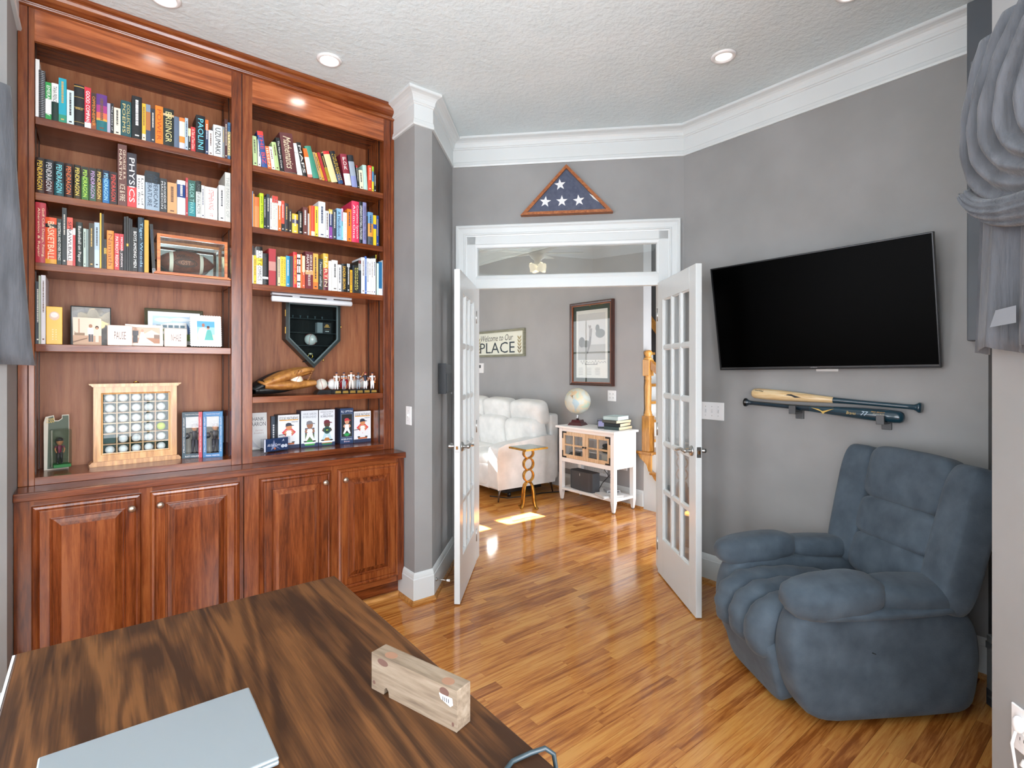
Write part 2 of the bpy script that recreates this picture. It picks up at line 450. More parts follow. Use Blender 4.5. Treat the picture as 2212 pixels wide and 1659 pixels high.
fr.ring(.152, 1.506, 2.082, 2.352, PR); fr.xf(DW @ Matrix.Translation((0, -.03, 0)) @ Matrix.Scale(-1, 4, (0, 1, 0)))
fr.build('sash', trim_m, trans)
# the pane sits a little askew in its sash, tipped towards the study
pane = MB().box(.18, 1.48, -.002, .002, -.105, .105)
pane.xf(DW @ Matrix.Translation((0, -.03, 2.217)) @ Matrix.Rotation(R(-2.6), 4, 'X')).build('pane', glass_mat('transom_glass', 'f4f6f5', 1.75), trans)

# the two glazed doors
def leaf(name, hinge, ang, flip):
    d = struct(thing(name, None, None, (hinge[0], hinge[1], 0.008), ang))
    w, h, t = .69, 2.025, .035
    y0, y1 = (0, t) if flip else (-t, 0)
    mb = MB(); sl, sr, bt, tp = .105, .105, .26, .13
    mb.box(0, sl, y0, y1, 0, h); mb.box(w - sr, w, y0, y1, 0, h); mb.box(sl, w - sr, y0, y1, 0, bt); mb.box(sl, w - sr, y0, y1, h - tp, h)
    mb.build('door_frame', trim_m, d, bevel=.002)
    gw = (w - sl - sr); gh = h - bt - tp; bar = MB(); mw = .022
    for i in (1, 2): x = sl + gw * i / 3; bar.box(x - mw / 2, x + mw / 2, y0 + .003, y1 - .003, bt, h - tp)
    for k in (1, 2, 3, 4): z = bt + gh * k / 5; bar.box(sl, w - sr, y0 + .004, y1 - .004, z - mw / 2, z + mw / 2)
    bar.build('glazing_bars', trim_m, d)
    me = MB().box(-.5, .5, -.0015, .0015, -.5, .5).mesh('pane', glass_m)
    for i in range(3):
        for k in range(5):
            o = link('pane', me, d, loc=(sl + gw * (i + .5) / 3, (y0 + y1) / 2, bt + gh * (k + .5) / 5)); o.scale = (gw / 3 - mw, 1, gh / 5 - mw)
            b = MB(); a_, c_ = gw / 6 - mw / 2, gh / 10 - mw / 2
            for sy in (y0 + .0035, y1 - .0035):
                s_ = 1 if sy > (y0 + y1) / 2 else -1
            o2 = None
    bead = MB()
    for i in range(3):
        for k in range(5):
            ax_, bx_ = sl + gw * i / 3 + (mw / 2 if i else 0), sl + gw * (i + 1) / 3 - (mw / 2 if i < 2 else 0)
            az_, bz_ = bt + gh * k / 5 + (mw / 2 if k else 0), bt + gh * (k + 1) / 5 - (mw / 2 if k < 4 else 0)
            bead.ring(ax_, bx_, az_, bz_, [(0, 0), (0, .011), (.004, .010), (.009, .003), (.009, 0)], y0=(y0 + y1) / 2)
            b2 = MB().ring(ax_, bx_, az_, bz_, [(0, 0), (0, .011), (.004, .010), (.009, .003), (.009, 0)], y0=0)
            bead.join(b2, Matrix.Translation((0, (y0 + y1) / 2, 0)) @ Matrix.Scale(-1, 4, (0, 1, 0)))
    bead.build('glazing_bead', trim_m, d)
    hz = .945; hx = w - .062
    lk = MB(); lk.box(w - .0005, w + .0015, (y0 + y1) / 2 - .0125, (y0 + y1) / 2 + .0125, hz - .03, hz + .03)
    lk.build('latch_plate', steel_m, d); MB().box(w, w + .008, (y0 + y1) / 2 - .006, (y0 + y1) / 2 + .006, hz - .01, hz + .01).build('latch_bolt', mat('7a5a3a', .4, 1.0), d)
    for s_ in (-1, 1):
        yy = y1 if s_ > 0 else y0
        hd = MB(); Mh = Matrix.Translation((hx, yy, hz)) @ Matrix.Rotation(-s_ * pi / 2, 4, 'X')
        hd.lathe([(0, .012), (.018, .012), (.027, .008), (.031, 0), (0, 0)], 20, Mh)
        hd.lathe([(.011, .006), (.010, .03), (.013, .034), (.013, .046), (.009, .05), (0, .05)], 16, Mh)
        pts = [(hx, yy + s_ * .043, hz), (hx - .03, yy + s_ * .045, hz + .002), (hx - .06, yy + s_ * .043, hz + .004), (hx - .085, yy + s_ * .042, hz - .002), (hx - .105, yy + s_ * .05, hz - .008), (hx - .113, yy + s_ * .058, hz - .008)]
        hd.tube(pts, [.010, .010, .009, .0085, .0075, .006], 10)
        hd.build('lever_handle', steel_m, d)
    hg = MB()
    for z in (.2, 1.0, 1.8): hg.lathe([(0, z - .045), (.006, z - .045), (.006, z + .045), (0, z + .045)], 10, Matrix.Translation((-.003, y0 if flip else y1, 0)))
    hg.build('hinge', steel_m, d)
    return d
hl = DW @ V((1.478, .018, 0)); hr = DW @ V((.182, .018, 0))
leaf('door_1', hl, atan2(2.668 - hl.y, 1.712 - hl.x), False)
leaf('door_2', hr, atan2(1.706 - hr.y, 2.690 - hr.x), True)

# windows: frame, bars and bright panes of sky behind them
def window(name, a, b, t0, t1, z0, z1, nx, nz, L_):
    A_ = V((*a, 0)); d = (V((*b, 0)) - A_).normalized(); n = V((d.y, -d.x, 0)); P = A_ + d * t0; w = t1 - t0
    root = struct(thing(name, None, None, (P.x, P.y, 0), rot=Matrix(((d.x, -n.x, 0), (d.y, -n.y, 0), (0, 0, 1))).to_euler()))
    c = MB(); c.ring(-.09, w + .09, z0 - .09, z1 + .09, [(0, 0), (0, .02), (.02, .025), (.07, .016), (.09, .014), (.09, 0)], y0=-.001); c.build('window_casing', trim_m, root)
    f = MB(); f.box(0, .04, -.012, 0, z0, z1); f.box(w - .04, w, -.012, 0, z0, z1); f.box(0, w, -.012, 0, z0, z0 + .04); f.box(0, w, -.012, 0, z1 - .04, z1)
    f.build('window_frame', trim_m, root)
    g = MB()
    for i in range(1, nx): x = w * i / nx; g.box(x - .014, x + .014, -.010, 0, z0, z1)
    for k in range(1, nz): z = z0 + (z1 - z0) * k / nz; g.box(0, w, -.010, 0, z - .014, z + .014)
    g.build('glazing_bars', trim_m, root)
    me = MB().add([(-.5, 0, -.5), (.5, 0, -.5), (.5, 0, .5), (-.5, 0, .5)], [(0, 1, 2, 3)]).mesh('pane', mat('f0f3f9', .1, emis=L_, name='daylight_pane'))
    for i in range(nx):
        for k in range(nz):
            o = link('pane', me, root, loc=(w * (i + .5) / nx, -.004, z0 + (z1 - z0) * (k + .5) / nz)); o.scale = (w / nx, 1, (z1 - z0) / nz)
    return root
window('window_1', W['w11'], W['w12'], .5, 2.9, .55, 2.45, 4, 3, SKY_L * .65)
window('window_2', W['w12'], W['w13'], .35, 1.45, .55, 2.45, 2, 3, SKY_L * .45)
window('window_3', W['w9'], W['w10'], .9, 2.5, .55, 2.45, 3, 3, SKY_L * 1.5)
window('window_4', W['w10'], W['w11'], .2, 1.2, .55, 2.45, 2, 3, SKY_L * 1.35)
window('window_6', (5.5, 2.0), (3.34, 2.0), .3, 1.9, .1, 2.3, 3, 4, HALL_L * 2.3)
window('window_5', (2.02, 4.2), (2.02, 7.4), .5, 2.7, .5, 2.3, 4, 3, HALL_L)

# recessed ceiling lights
def downlight(x, y, e, lab):
    t = thing('ceiling_light', lab, 'light', (x, y, CEIL), 0, 'recessed ceiling lights')
    MB().lathe([(.043, -.004), (.048, -.010), (.056, -.011), (.064, -.006), (.066, .0), (.043, .0)], 36).build('trim_ring', white_m, t)
    MB().lathe([(0, -.005), (.03, -.0052), (.044, -.003)], 36).build('lens', mat('fffaf0', .4, emis=e, name='lamp_lens'), t)
downlight(1.0, 2.868, 25, 'lit round recessed ceiling light in front of the door side bookcase bay')
downlight(.246, 2.855, 8, 'round recessed ceiling light in front of the curtain side bookcase bay')
downlight(2.658, 1.514, .6, 'unlit round recessed ceiling light before the television')
downlight(2.652, .90, 8, 'lit round recessed ceiling light above the grey recliner')
sd = thing('smoke_detector', 'small white round detector on the ceiling beyond the desk', 'detector', (.756, 2.31, CEIL))
MB().lathe([(0, -.03), (.035, -.03), (.045, -.022), (.05, 0), (0, 0)], 24).build('housing', white_m, sd)
# books: x, thickness, height, lean | spine bands from the top | lettering | its colour | style
BOOKS = {}
BOOKS['L1'] = (2.560, '''
-0.2137 0.0137 0.259 0.0|e9e9e6|||
-0.2001 0.0229 0.214 0.0|3b3d40|||COIL
-0.1772 0.0207 0.168 0.0|2f9a4c@.45/e8e8e6@.85/2f9a4c|EMERALD CITY|f2f2ee|
-0.1565 0.0242 0.169 0.0|eeeeea@.5/14352c|TANA FRENCH  THE SEA|333333|
-0.1323 0.0278 0.203 0.0|19a0b4@.82/2a8f6f||e8f4f4|i
-0.1037 0.0257 0.158 0.0|cfe0e0|||
-0.0780 0.0371 0.193 0.0|17171a@.04/c2a050@.06/17171a@.3/b89a50@.31/17171a@.55/b89a50@.56/17171a@.9/b89a50@.91/17171a|BIBLE|d0b060|
-0.0401 0.0240 0.192 0.0|c8283c@.86/e8e4e4|GOOD COMPANY|ffffff|
-0.0161 0.0190 0.170 0.0|3a2a22@.82/8a4a2a|OPPENHEIMER|e08a2a|
0.0029 0.0408 0.173 0.0|5a2f7a@.3/a0367a@.5/e06a4a@.66/d8a040@.72/1f6a70||f0e8e0|
0.0437 0.0125 0.141 0.0|a9a6b8|||
0.0562 0.0121 0.144 0.0|1c1c1f|The poetry of|e0e0e0|
0.0692 0.0262 0.129 0.0|e2dcc2|||
0.0954 0.0423 0.172 0.0|1d4a50@.14/224f55|COLLECTED POEMS|c8b878|
0.1391 0.0408 0.207 0.0|16181a||c8a860|
0.1799 0.0157 0.183 0.0|e0b030@.82/ece0c0|||
0.1956 0.0192 0.183 0.0|7a8a9c@.2/a86a3a@.7/3a4a60|||
0.2148 0.0194 0.168 0.0|2a2f3a||c89a6a|i
0.2342 0.0328 0.189 0.0|ef7a1c|POWER|b04a10|
0.2670 0.0464 0.187 0.0|1d2420@.14/c8b088@.2/1d2420|BRISINGR|d8cc90|
0.3134 0.0228 0.158 0.0|5a6a80|||
0.3363 0.0246 0.160 0.0|e87a3a@.12/d8d8c8@.6/d88a3a@.8/c8c8d0|||
0.3609 0.0140 0.164 0.0|a8bcc8|||
0.3749 0.0120 0.114 0.0|e0d8a0@.35/20201e|||
0.3868 0.0220 0.126 0.0|c03a3c|A Tale of Two Cities|f0d8d0|
0.4099 0.0426 0.195 0.0|12161c|PAOLINI|6fd0f0|
0.4525 0.0151 0.182 0.0|e86a2a@.3/2a3a5a|||
0.4666 0.0218 0.132 0.0|e8e8e8|||
0.4894 0.0431 0.167 0.0|d0d4d4|UZUMAKI|1c1c1c|
0.5325 0.0106 0.168 0.0|7c8486|||
0.5431 0.0146 0.212 0.0|4a2a2a|||
0.5577 0.0181 0.199 0.0|3f6a90@.25/d8c890@.9/3f6a90|FLATLAND|23405e|
''')
BOOKS['L2'] = (2.221, '''
-0.2137 0.0302 0.159 0.0|2c1c16@.3/3a2016|PENDRAGON|f0c83c|
-0.1824 0.0339 0.157 0.0|20262a@.6/40201e|PENDRAGON|d8d8d8|
-0.1473 0.0341 0.156 0.0|1c282c@.6/1c4a50|PENDRAGON|7fe0e8|
-0.1119 0.0297 0.156 0.0|2a1c1c|PENDRAGON|f07a3c|
-0.0797 0.0269 0.156 0.0|221f18@.6/3a3014|PENDRAGON|f0d860|
-0.0515 0.0264 0.155 0.0|1c2418@.3/3a6a20|PENDRAGON|c0f05a|
-0.0230 0.0250 0.156 0.0|20241f@.5/285038|PENDRAGON|c8a8d8|
0.0020 0.0232 0.157 0.0|241f14@.4/5a4014|PENDRAGON|f0d070|
0.0261 0.0266 0.156 0.0|1c2a40@.25/2a6aa0|PENDRAGON|9fd8ff|
0.0535 0.0283 0.156 0.0|241414|PENDRAGON|e04a3c|
0.0841 0.0356 0.296 0.0|5f3a34|GEORGE R.R. MARTIN  ICE & FIRE|d8c8b0|
0.1206 0.0376 0.264 0.0|2c2830@.62/c63c3c|PHYSICS|f0f0f0|
0.1587 0.0321 0.164 0.0|e6e8e6|Lord of the flies|303030|
0.1932 0.0595 0.193 0.0|20262a@.3/93a6b6|AMERICAN LITERATURE|2a3a4a|
0.2537 0.0297 0.169 0.0|2c3032|ALEXANDER OF MACEDON|d0d4d4|
0.2848 0.0412 0.155 0.0|c89a68|||
0.3271 0.0364 0.176 0.0|eceef0@.12/24427c@.5/eceef0|||
0.3645 0.0104 0.196 0.0|b03a40|||
0.3749 0.0330 0.186 0.0|2f5a50@.6/1f7f86|SAILOR TWAIN|8fc8c0|
0.4099 0.0244 0.190 0.0|1e2220@.3/c8ccc8|POWER of the ACTOR|6a6e6c|
0.4343 0.0150 0.171 0.0|eaeae6|||
0.4504 0.0582 0.169 0.0|f0f0ec|STEPHEN KING  IT|c83a30|
0.5142 0.0295 0.189 0.0|f0f2f2||d87a6a|
0.5448 0.0293 0.266 0.0|c8cac4|THE MAKING OF|9aa09a|
''')
BOOKS['L3'] = (1.908, '''
-0.2153 0.0361 0.270 0.0|b03440|Golf Club Design, Fitting, Alteration & Repair|f0d8b0|
-0.1776 0.0392 0.209 0.0|e0562a@.14/20201e@.22/e0562a@.9/e0a030|BASKETBALL|f6dcb8|
-0.1376 0.0163 0.209 0.0|24302c|BASKETBALL AND OTHER THINGS|e8e8e0|
-0.1201 0.0164 0.262 0.0|282e30|||
-0.1029 0.0207 0.221 0.0|e05a4a@.25/f0e8e6@.9/e89a8a|SPRAWLBALL|1c1c1c|
-0.0822 0.0096 0.175 0.0|e8e4e0@.18/c83a3c|||
-0.0717 0.0249 0.205 0.0|26302c|Basketball on Paper|e8e8e0|
-0.0452 0.0106 0.179 0.0|b8c8bc|||
-0.0346 0.0094 0.178 0.0|7c8c88|||
-0.0243 0.0190 0.208 0.0|38382c|||
-0.0045 0.0196 0.215 0.0|a8bcc8@.6/b8cad8|||
0.0160 0.0066 0.263 0.0|d8b040|||
0.0234 0.0084 0.260 0.0|1c1e1e|||
0.0318 0.0097 0.141 0.0|2c2a20@.3/d8b040@.5/24241e|||
0.0424 0.0272 0.185 0.0|e88a40|Namath|8a4a1c|
0.0714 0.0185 0.175 0.0|d03a40|PATRIOT REIGN|f8e8e0|
0.0899 0.0173 0.175 0.0|b83038@.45/20181a|MICHAEL JORDAN|f0e0e0|
0.1082 0.0087 0.262 0.0|16181a|||
0.1178 0.0083 0.264 0.0|202018@.5/d0a83a@.55/1c1c1c|||
0.1270 0.0083 0.258 0.0|1c1e1e|||
0.1363 0.0051 0.254 0.0|262a2a|||
0.1419 0.0206 0.216 0.0|1c1e1c|BOYS AMONG MEN|f0f0ec|
0.1639 0.0246 0.269 0.0|1e3440@.6/28303c|Tiger Woods|8fb8d0|
0.1894 0.0182 0.260 0.0|c89a30|||
0.2220 0.0146 0.244 2.7|1c1e1c@.9/8a8a86|||
''')
BOOKS['L4'] = (1.543, '''
-0.2161 0.0152 0.280 0.0|1e2630||e0e4e8|
-0.2001 0.0078 0.307 0.0|a8b09a|||
-0.1918 0.0154 0.310 0.0|dcd8dc|||
''')
BOOKS['R1'] = (2.557, '''
0.6834 0.0231 0.163 2.0|b8d098|||
0.7075 0.0165 0.155 0.0|e8e8e4|||
0.7282 0.0309 0.197 7.5|d84038@.12/33538f|THE BIZ|e04a48|
0.7596 0.0206 0.124 7.3|e8713a|IBSEN|f4e0cc|
0.7813 0.0181 0.127 7.4|ecece8|||
0.7999 0.0237 0.156 8.0|b4cc8c|||
0.8247 0.0218 0.187 7.8|1a1c1e|The New Jim Crow|f0f0f0|
0.8481 0.0710 0.223 7.3|5e2f30|Mathematics|e8d8b8|i
0.9213 0.0289 0.181 10.7|e8eaea|TV|2c2c2c|
0.9508 0.0264 0.192 11.4|1e201f|MAPS|e8e8e4|
0.9783 0.0278 0.165 9.8|e8702c@.3/f0e8e4@.9/e88a7a|||
1.0091 0.0370 0.185 15.4|3f8f78|||
1.0473 0.0160 0.159 15.7|b89a6a|||
1.0639 0.0156 0.160 17.4|e0a030|||
1.0801 0.0175 0.167 16.6|b02c30|||
1.0981 0.0194 0.166 16.8|1e1a18@.5/a08a20|||
1.1188 0.0405 0.183 17.0|c83030@.1/ecd8a0|||
1.1606 0.0330 0.193 16.4|181c22@.7/2a4a7a|THE ELEGANT UNIVERSE|e0b840|
1.2030 0.0412 0.189 10.1|8e2c3c@.62/e8e4da|FDR|f4ece4|
1.2462 0.0367 0.194 8.7|20242a@.2/9aa6b4@.65/8a94c4||303846|
1.2836 0.0117 0.141 6.3|b02c30@.1/1e221e|||
1.2959 0.0249 0.116 3.9|e4e0c4|||
1.3222 0.0252 0.153 3.7|b4d8cc|||
1.3487 0.0254 0.159 0.0|e0482c||f4e4dc|
1.3754 0.0128 0.159 0.0|8fc83c@.2/4aa0d0@.6/e0d040|||
1.3896 0.0135 0.116 0.0|1e2220|||
''')
BOOKS['R2'] = (2.216, '''
0.6767 0.0051 0.197 0.0|7fb0d8|||
0.6823 0.0071 0.182 0.0|e8903a|||
0.6905 0.0247 0.168 0.0|d8713a@.3/e88a50|||
0.7162 0.0208 0.194 0.0|b8d020|your first NOVEL|2c3a10|
0.7375 0.0136 0.179 0.0|20262c||f0d8c8|
0.7517 0.0174 0.196 0.0|343a44|||
0.7701 0.0117 0.176 0.0|eceff0|||
0.7829 0.0305 0.194 0.0|c84438@.2/e8e4d0|The Associated Press Stylebook|8a9aa0|
0.8139 0.0168 0.170 0.0|f0f0ec@.15/e8702c|||
0.8312 0.0169 0.175 0.0|e0503c@.75/24282a|||
0.8486 0.0220 0.164 0.0|383438|||
0.8712 0.0177 0.134 0.0|3a3228@.1/302a24|||
0.8894 0.0330 0.111 0.0|e8b830@.3/3a3a5a@.5/e8c040|||
0.9236 0.0255 0.132 0.0|181818|||
0.9502 0.0281 0.162 0.0|6a3a34|||
0.9789 0.0087 0.128 0.0|c0c4c4|||
0.9881 0.0087 0.177 0.0|e8843c|||
0.9974 0.0210 0.178 0.0|e05038@.85/f0d8c0|||
1.0190 0.0206 0.180 0.0|ead048|||
1.0402 0.0411 0.212 0.0|e4e8ea|||
1.0819 0.0199 0.163 0.0|d0d4d6|||
1.1030 0.0207 0.177 0.0|e0c060@.15/2e3a6a@.6/8a4a9a|||
1.1249 0.0233 0.178 0.0|3a424c|||
1.1494 0.0291 0.191 0.0|8ab8d8|A Handbook|1e2a3a|
1.1792 0.0100 0.195 0.0|e8b8d0@.4/8ad0e0|||
1.1898 0.0239 0.174 0.0|ece8dc|THE BELL JAR|c8b8a8|
1.2150 0.0267 0.200 0.0|ee7c20|||
1.2430 0.0471 0.255 0.0|d8325a|Complete Spanish All-in-One|f8e8ec|
1.2914 0.0235 0.260 0.0|20262c|OFFENSIVE FOOTBALL STRATEGIES|f0f0ee|
1.3156 0.0238 0.260 0.0|8a8ab8|DEFENSIVE FOOTBALL STRATEGIES|2a2a3c|
1.3400 0.0080 0.178 0.0|1e1e22|||
1.3487 0.0348 0.206 0.0|6a98c0@.35/e09a40@.75/4a5058|||
1.3848 0.0203 0.192 0.0|e8c020@.3/2a4a9a@.45/e8c020|||
1.4058 0.0150 0.193 0.0|2a4488|||
''')
BOOKS['R3'] = (1.902, '''
0.6772 0.0076 0.210 0.0|3a4044@.25/dfe4ea|||
0.6854 0.0138 0.157 0.0|f0c020|||
0.7003 0.0315 0.208 0.0|1e1e1e@.1/f4f4ee@.3/f0d040@.5/f4f4f0|CULT COMICS|181818|
0.7328 0.0294 0.175 0.0|1c1e1e@.75/f0f0f0@.82/1c1e1e|||
0.7638 0.0378 0.206 0.0|a83038@.35/c08a80@.6/a83038|||
0.8026 0.0070 0.167 0.0|302a26|||
0.8107 0.0151 0.166 0.0|e0c8a0|||
0.8263 0.0294 0.170 0.0|f0c840|QUANTUM MECHANICS|8a6a10|
0.8563 0.0215 0.177 0.0|2f8fb8||e8f4f8|
0.8784 0.0161 0.178 0.0|3a444a|||
0.8956 0.0213 0.204 0.0|d83038|HILARIOUS ONE LINERS|f0d040|
0.9174 0.0192 0.194 0.0|e8e8e0@.1/1e1e1e@.15/f0f0ea@.3/1e1e1e@.35/f0f0ea@.55/1e1e1e@.6/f0f0ea@.8/1e1e1e@.84/f0f0ea|||
0.9372 0.0079 0.197 0.0|e0702c|||
0.9457 0.0166 0.189 0.0|ecd8b0@.5/d05a3a|||
0.9634 0.0451 0.217 0.0|5e2028@.5/c8a070@.62/6e2028|GEORGE R.R. MARTIN  FIRE & BLOOD|f0e8e0|
1.0091 0.0305 0.212 0.0|e8b050@.5/e8a040@.8/d87a30|||
1.0402 0.0261 0.184 0.0|2c3636|Teacher calling|d8dcd8|i
1.0675 0.0306 0.219 0.0|e0b040@.4/b83a3c@.7/5e2a3a|MARTIN|f4e0b8|
1.1000 0.0182 0.179 0.0|eceeee|||
1.1194 0.0362 0.186 0.0|eaeae4|||
1.1575 0.0217 0.163 0.0|e8ecf0|||
1.1798 0.0308 0.172 0.0|1c2020|SANDRA BROWN|f0c040|
1.2125 0.0197 0.176 0.0|b8c0c4@.12/262c2e|||
1.2328 0.0153 0.140 0.0|f0b020|||
1.2488 0.0083 0.170 0.0|303842|||
1.2577 0.0297 0.171 0.0|20241e|MICHAEL CONNELLY|e8e080|
1.2881 0.0170 0.206 0.0|6a3a38@.1/b8beb8@.3/2c302c|||
1.3058 0.0237 0.227 0.0|e6ecf4|||
1.3301 0.0113 0.237 0.0|4a70b8|||
1.3420 0.0140 0.226 0.0|eef2f6|||
1.3567 0.0127 0.226 0.0|eef2f6|||
1.3700 0.0134 0.228 0.0|eef2f6|||
1.3842 0.0162 0.230 0.0|eef2f6|||
1.4011 0.0048 0.256 0.0|e0d040@.1/20241e|||
1.4065 0.0143 0.202 0.0|c8dcd4|||
1.4215 0.0227 0.213 0.0|1f6a9a@.8/e8f0f4||f0f4f8|i
1.4448 0.0180 0.226 0.0|f0f4f8|||
''')
# ------------------------------------------------------------------ the cherry bookcase wall
FY = 3.153                       # face of the upper case
BY0, BY1 = 3.012, 3.455          # face of the base units, back
case = thing('bookcase', 'tall built-in cherry bookcase with two open shelved bays and a crown', 'bookcase', (.626, 3.3, .91))
def cw(name, mb, m=cherryZ, parent=case, **k): return mb.build(name, m, parent, world=True, **k)
for x0, x1 in ((-.268, -.236), (-.233, -.213), (.573, .622), (.627, .676), (1.449, 1.497), (1.500, 1.521)):
    cw('stile', MB().box(x0, x1, FY, FY + .02, .911, 3.045), bevel=.0015)
cw('stile_groove', MB().box(.62, .629, FY + .006, FY + .02, .911, 3.045).box(-.238, -.231, FY + .006, FY + .02, .911, 3.045).box(1.495, 1.502, FY + .006, FY + .02, .911, 3.045), mat('35130a', .5))
for x0, x1 in ((-.213, .573), (.676, 1.449)):
    cw('fascia', MB().box(x0, x1, FY + .001, FY + .02, 2.893, 3.045), wood_mat('cherry_fascia', '7c3d1c', '9c5228', 'b4683a', 'X', 4.0, .2, .4, figure=.9, blotch=.6))
    cw('bottom_rail', MB().box(x0, x1, FY + .003, FY + .02, .911, .9455), cherryX, bevel=.001)
    cw('bay_top', MB().box(x0 - .002, x1 + .002, FY + .02, BY1 - .01, 2.93, 2.95), cherryX)
    cw('bay_floor', MB().box(x0 - .002, x1 + .002, FY + .02, BY1 - .01, .925, .945), cherryX)
    n = 4
    for i in range(n): cw('back_panel', MB().box(x0 + (x1 - x0) * i / n, x0 + (x1 - x0) * (i + 1) / n, BY1 - .012, BY1, .911, 2.95), cherryB)
for x0, x1 in ((-.268, -.2135), (.5735, .676), (1.4495, 1.521)): cw('side_panel', MB().box(x0, x1, FY + .02, BY1, .911, 3.0))
crp = [(0, 3.035), (.006, 3.035), (.014, 3.039), (.016, 3.044), (.012, 3.049), (.006, 3.051), (.008, 3.056), (.018, 3.06), (.034, 3.068), (.045, 3.08), (.05, 3.092), (.05, 3.099), (.056, 3.101), (.062, 3.106), (.062, 3.119), (0, 3.119)]
cw('crown', MB().sweep(crp, [(-.268, FY), (1.521, FY)]), cherryX)
def shelf(x0, x1, z): return cw('shelf', MB().box(x0 + .001, x1 - .001, FY + .007, BY1 - .014, z - .034, z), cherryX, bevel=.002)
ZL = [2.56, 2.221, 1.908, 1.543]; ZR = [2.557, 2.216, 1.902, 1.275]
for z in ZL: shelf(-.213, .573, z)
for z in ZR: shelf(.676, 1.449, z)
std = mat('3a3330', .4, .8)
for x in (-.2125, .572, .677, 1.448):
    for y in (FY + .07, BY1 - .06):
        s_ = MB().box(x - .0012, x + .0012, y - .006, y + .006, .95, 2.92); cw('shelf_standard', s_, std)

cabs = []
def base_unit(x0, x1, doors, lab):
    c = thing('base_cabinet', lab, 'cabinet', ((x0 + x1) / 2, 3.2, 0), 0, 'cherry base cabinets')
    b = lambda n, mb, m=cherryZ, p=c, **k: mb.build(n, m, p, world=True, **k)
    b('carcass', MB().box(x0, x1, BY0 + .02, BY1, .11, .874)); b('toe_kick', MB().box(x0, x1, BY0 + .055, BY0 + .07, 0, .115), cherryX)
    b('toe_shoe', MB().sweep(shoe, [(x0, BY0 + .055), (x1, BY0 + .055)]), oak_m)
    
    xs = [x0] + [v for d in doors for v in d[:2]] + [x1]
    for i in range(0, len(xs), 2): b('face_stile', MB().box(xs[i], xs[i + 1], BY0, BY0 + .02, .11, .874))
    for (d0, d1, kx) in doors:
        b('rail', MB().box(d0, d1, BY0, BY0 + .02, .838, .874), cherryX); b('rail', MB().box(d0, d1, BY0, BY0 + .02, .11, .16), cherryX)
        z0, z1 = .148, .849; a0, a1 = d0 - .008, d1 + .008
        pr = [(0, 0), (0, .013), (.005, .019), (.014, .021), (.020, .017), (.0205, .014), (.024, .0165), (.027, .018), (.058, .018), (.060, .012), (.064, .0135), (.066, .006), (.070, .004), (.070, 0)]
        dr = b('door', MB().ring(a0, a1, z0, z1, pr, y0=BY0), cherryZ, bevel=0)
        pn = MB(); ins = [(.066, .004), (.072, .006), (.084, .011), (.094, .0165), (.097, .0185)]
        vs = []
        for (o_, h) in ins: vs += [(a0 + o_, BY0 - h, z0 + o_), (a1 - o_, BY0 - h, z0 + o_), (a1 - o_, BY0 - h, z1 - o_), (a0 + o_, BY0 - h, z1 - o_)]
        fs = [(i * 4 + k, i * 4 + (k + 1) % 4, i * 4 + 4 + (k + 1) % 4, i * 4 + 4 + k) for i in range(len(ins) - 1) for k in range(4)]
        pn.add(vs, fs)
        # the flat of the panel is glued up from three staves
        e = ins[-1][0]; bx0, bx1, bz0, bz1 = a0 + e, a1 - e, z0 + e, z1 - e; yy = BY0 - ins[-1][1]
        b('raised_panel_edge', pn, cherryZ, dr)
        cut = [bx0, bx0 + (bx1 - bx0) * (.3 + .1 * random.random()), bx0 + (bx1 - bx0) * (.62 + .12 * random.random()), bx1]
        for i in range(3): b('panel_stave', MB().add([(cut[i], yy, bz0), (cut[i + 1], yy, bz0), (cut[i + 1], yy, bz1), (cut[i], yy, bz1)], [(0, 1, 2, 3)]), cherryZ, dr)
        kn = MB().lathe([(0, .0), (.007, 0), (.006, .008), (.008, .013), (.0145, .018), (.016, .023), (.013, .029), (.006, .032), (0, .0325)], 20, Matrix.Translation((kx, BY0 - .017, .788)) @ Matrix.Rotation(pi / 2, 4, 'X'))
        b('knob', kn, mat('b8a595', .3, .9, name='satin_nickel_knob'), dr)
    return c
base_unit(-.268, .603, [(-.2045, .159, .131), (.211, .575, .240)], 'cherry base cabinet with two raised panel doors beside the curtain')
base_unit(.607, 1.519, [(.686, 1.049, 1.018), (1.102, 1.469, 1.133)], 'cherry base cabinet with two raised panel doors beside the white door')
o = MB().box(-.269, 1.5205, 2.985, BY1, .8745, .9105).build('worktop', cherryX, bevel=.004, loc=(0, 0, 0))
props(o, 'long polished cherry worktop over the base cabinets', 'worktop')

# ------------------------------------------------------------------ books
PAL = {'black': (22, 24, 26), 'charcoal': (52, 56, 60), 'grey': (125, 130, 132), 'silver': (190, 194, 196), 'white': (236, 236, 234), 'cream': (228, 220, 190), 'red': (192, 44, 54), 'maroon': (98, 36, 42),
       'brown': (100, 64, 48), 'tan': (196, 154, 106), 'orange': (230, 122, 44), 'yellow': (232, 194, 54), 'mustard': (204, 158, 48), 'lime': (184, 208, 60), 'green': (50, 140, 90), 'pale green': (182, 206, 160),
       'dark green': (34, 58, 52), 'teal': (32, 130, 150), 'pale blue': (165, 192, 212), 'blue': (60, 112, 180), 'navy': (38, 52, 98), 'slate blue': (96, 112, 136), 'purple': (100, 60, 130), 'lavender': (150, 148, 190), 'pink': (216, 60, 100)}
def cname(h):
    c = [int(h[i:i + 2], 16) for i in (0, 2, 4)]
    return min(PAL, key=lambda k: sum((a - b) ** 2 for a, b in zip(PAL[k], c)))
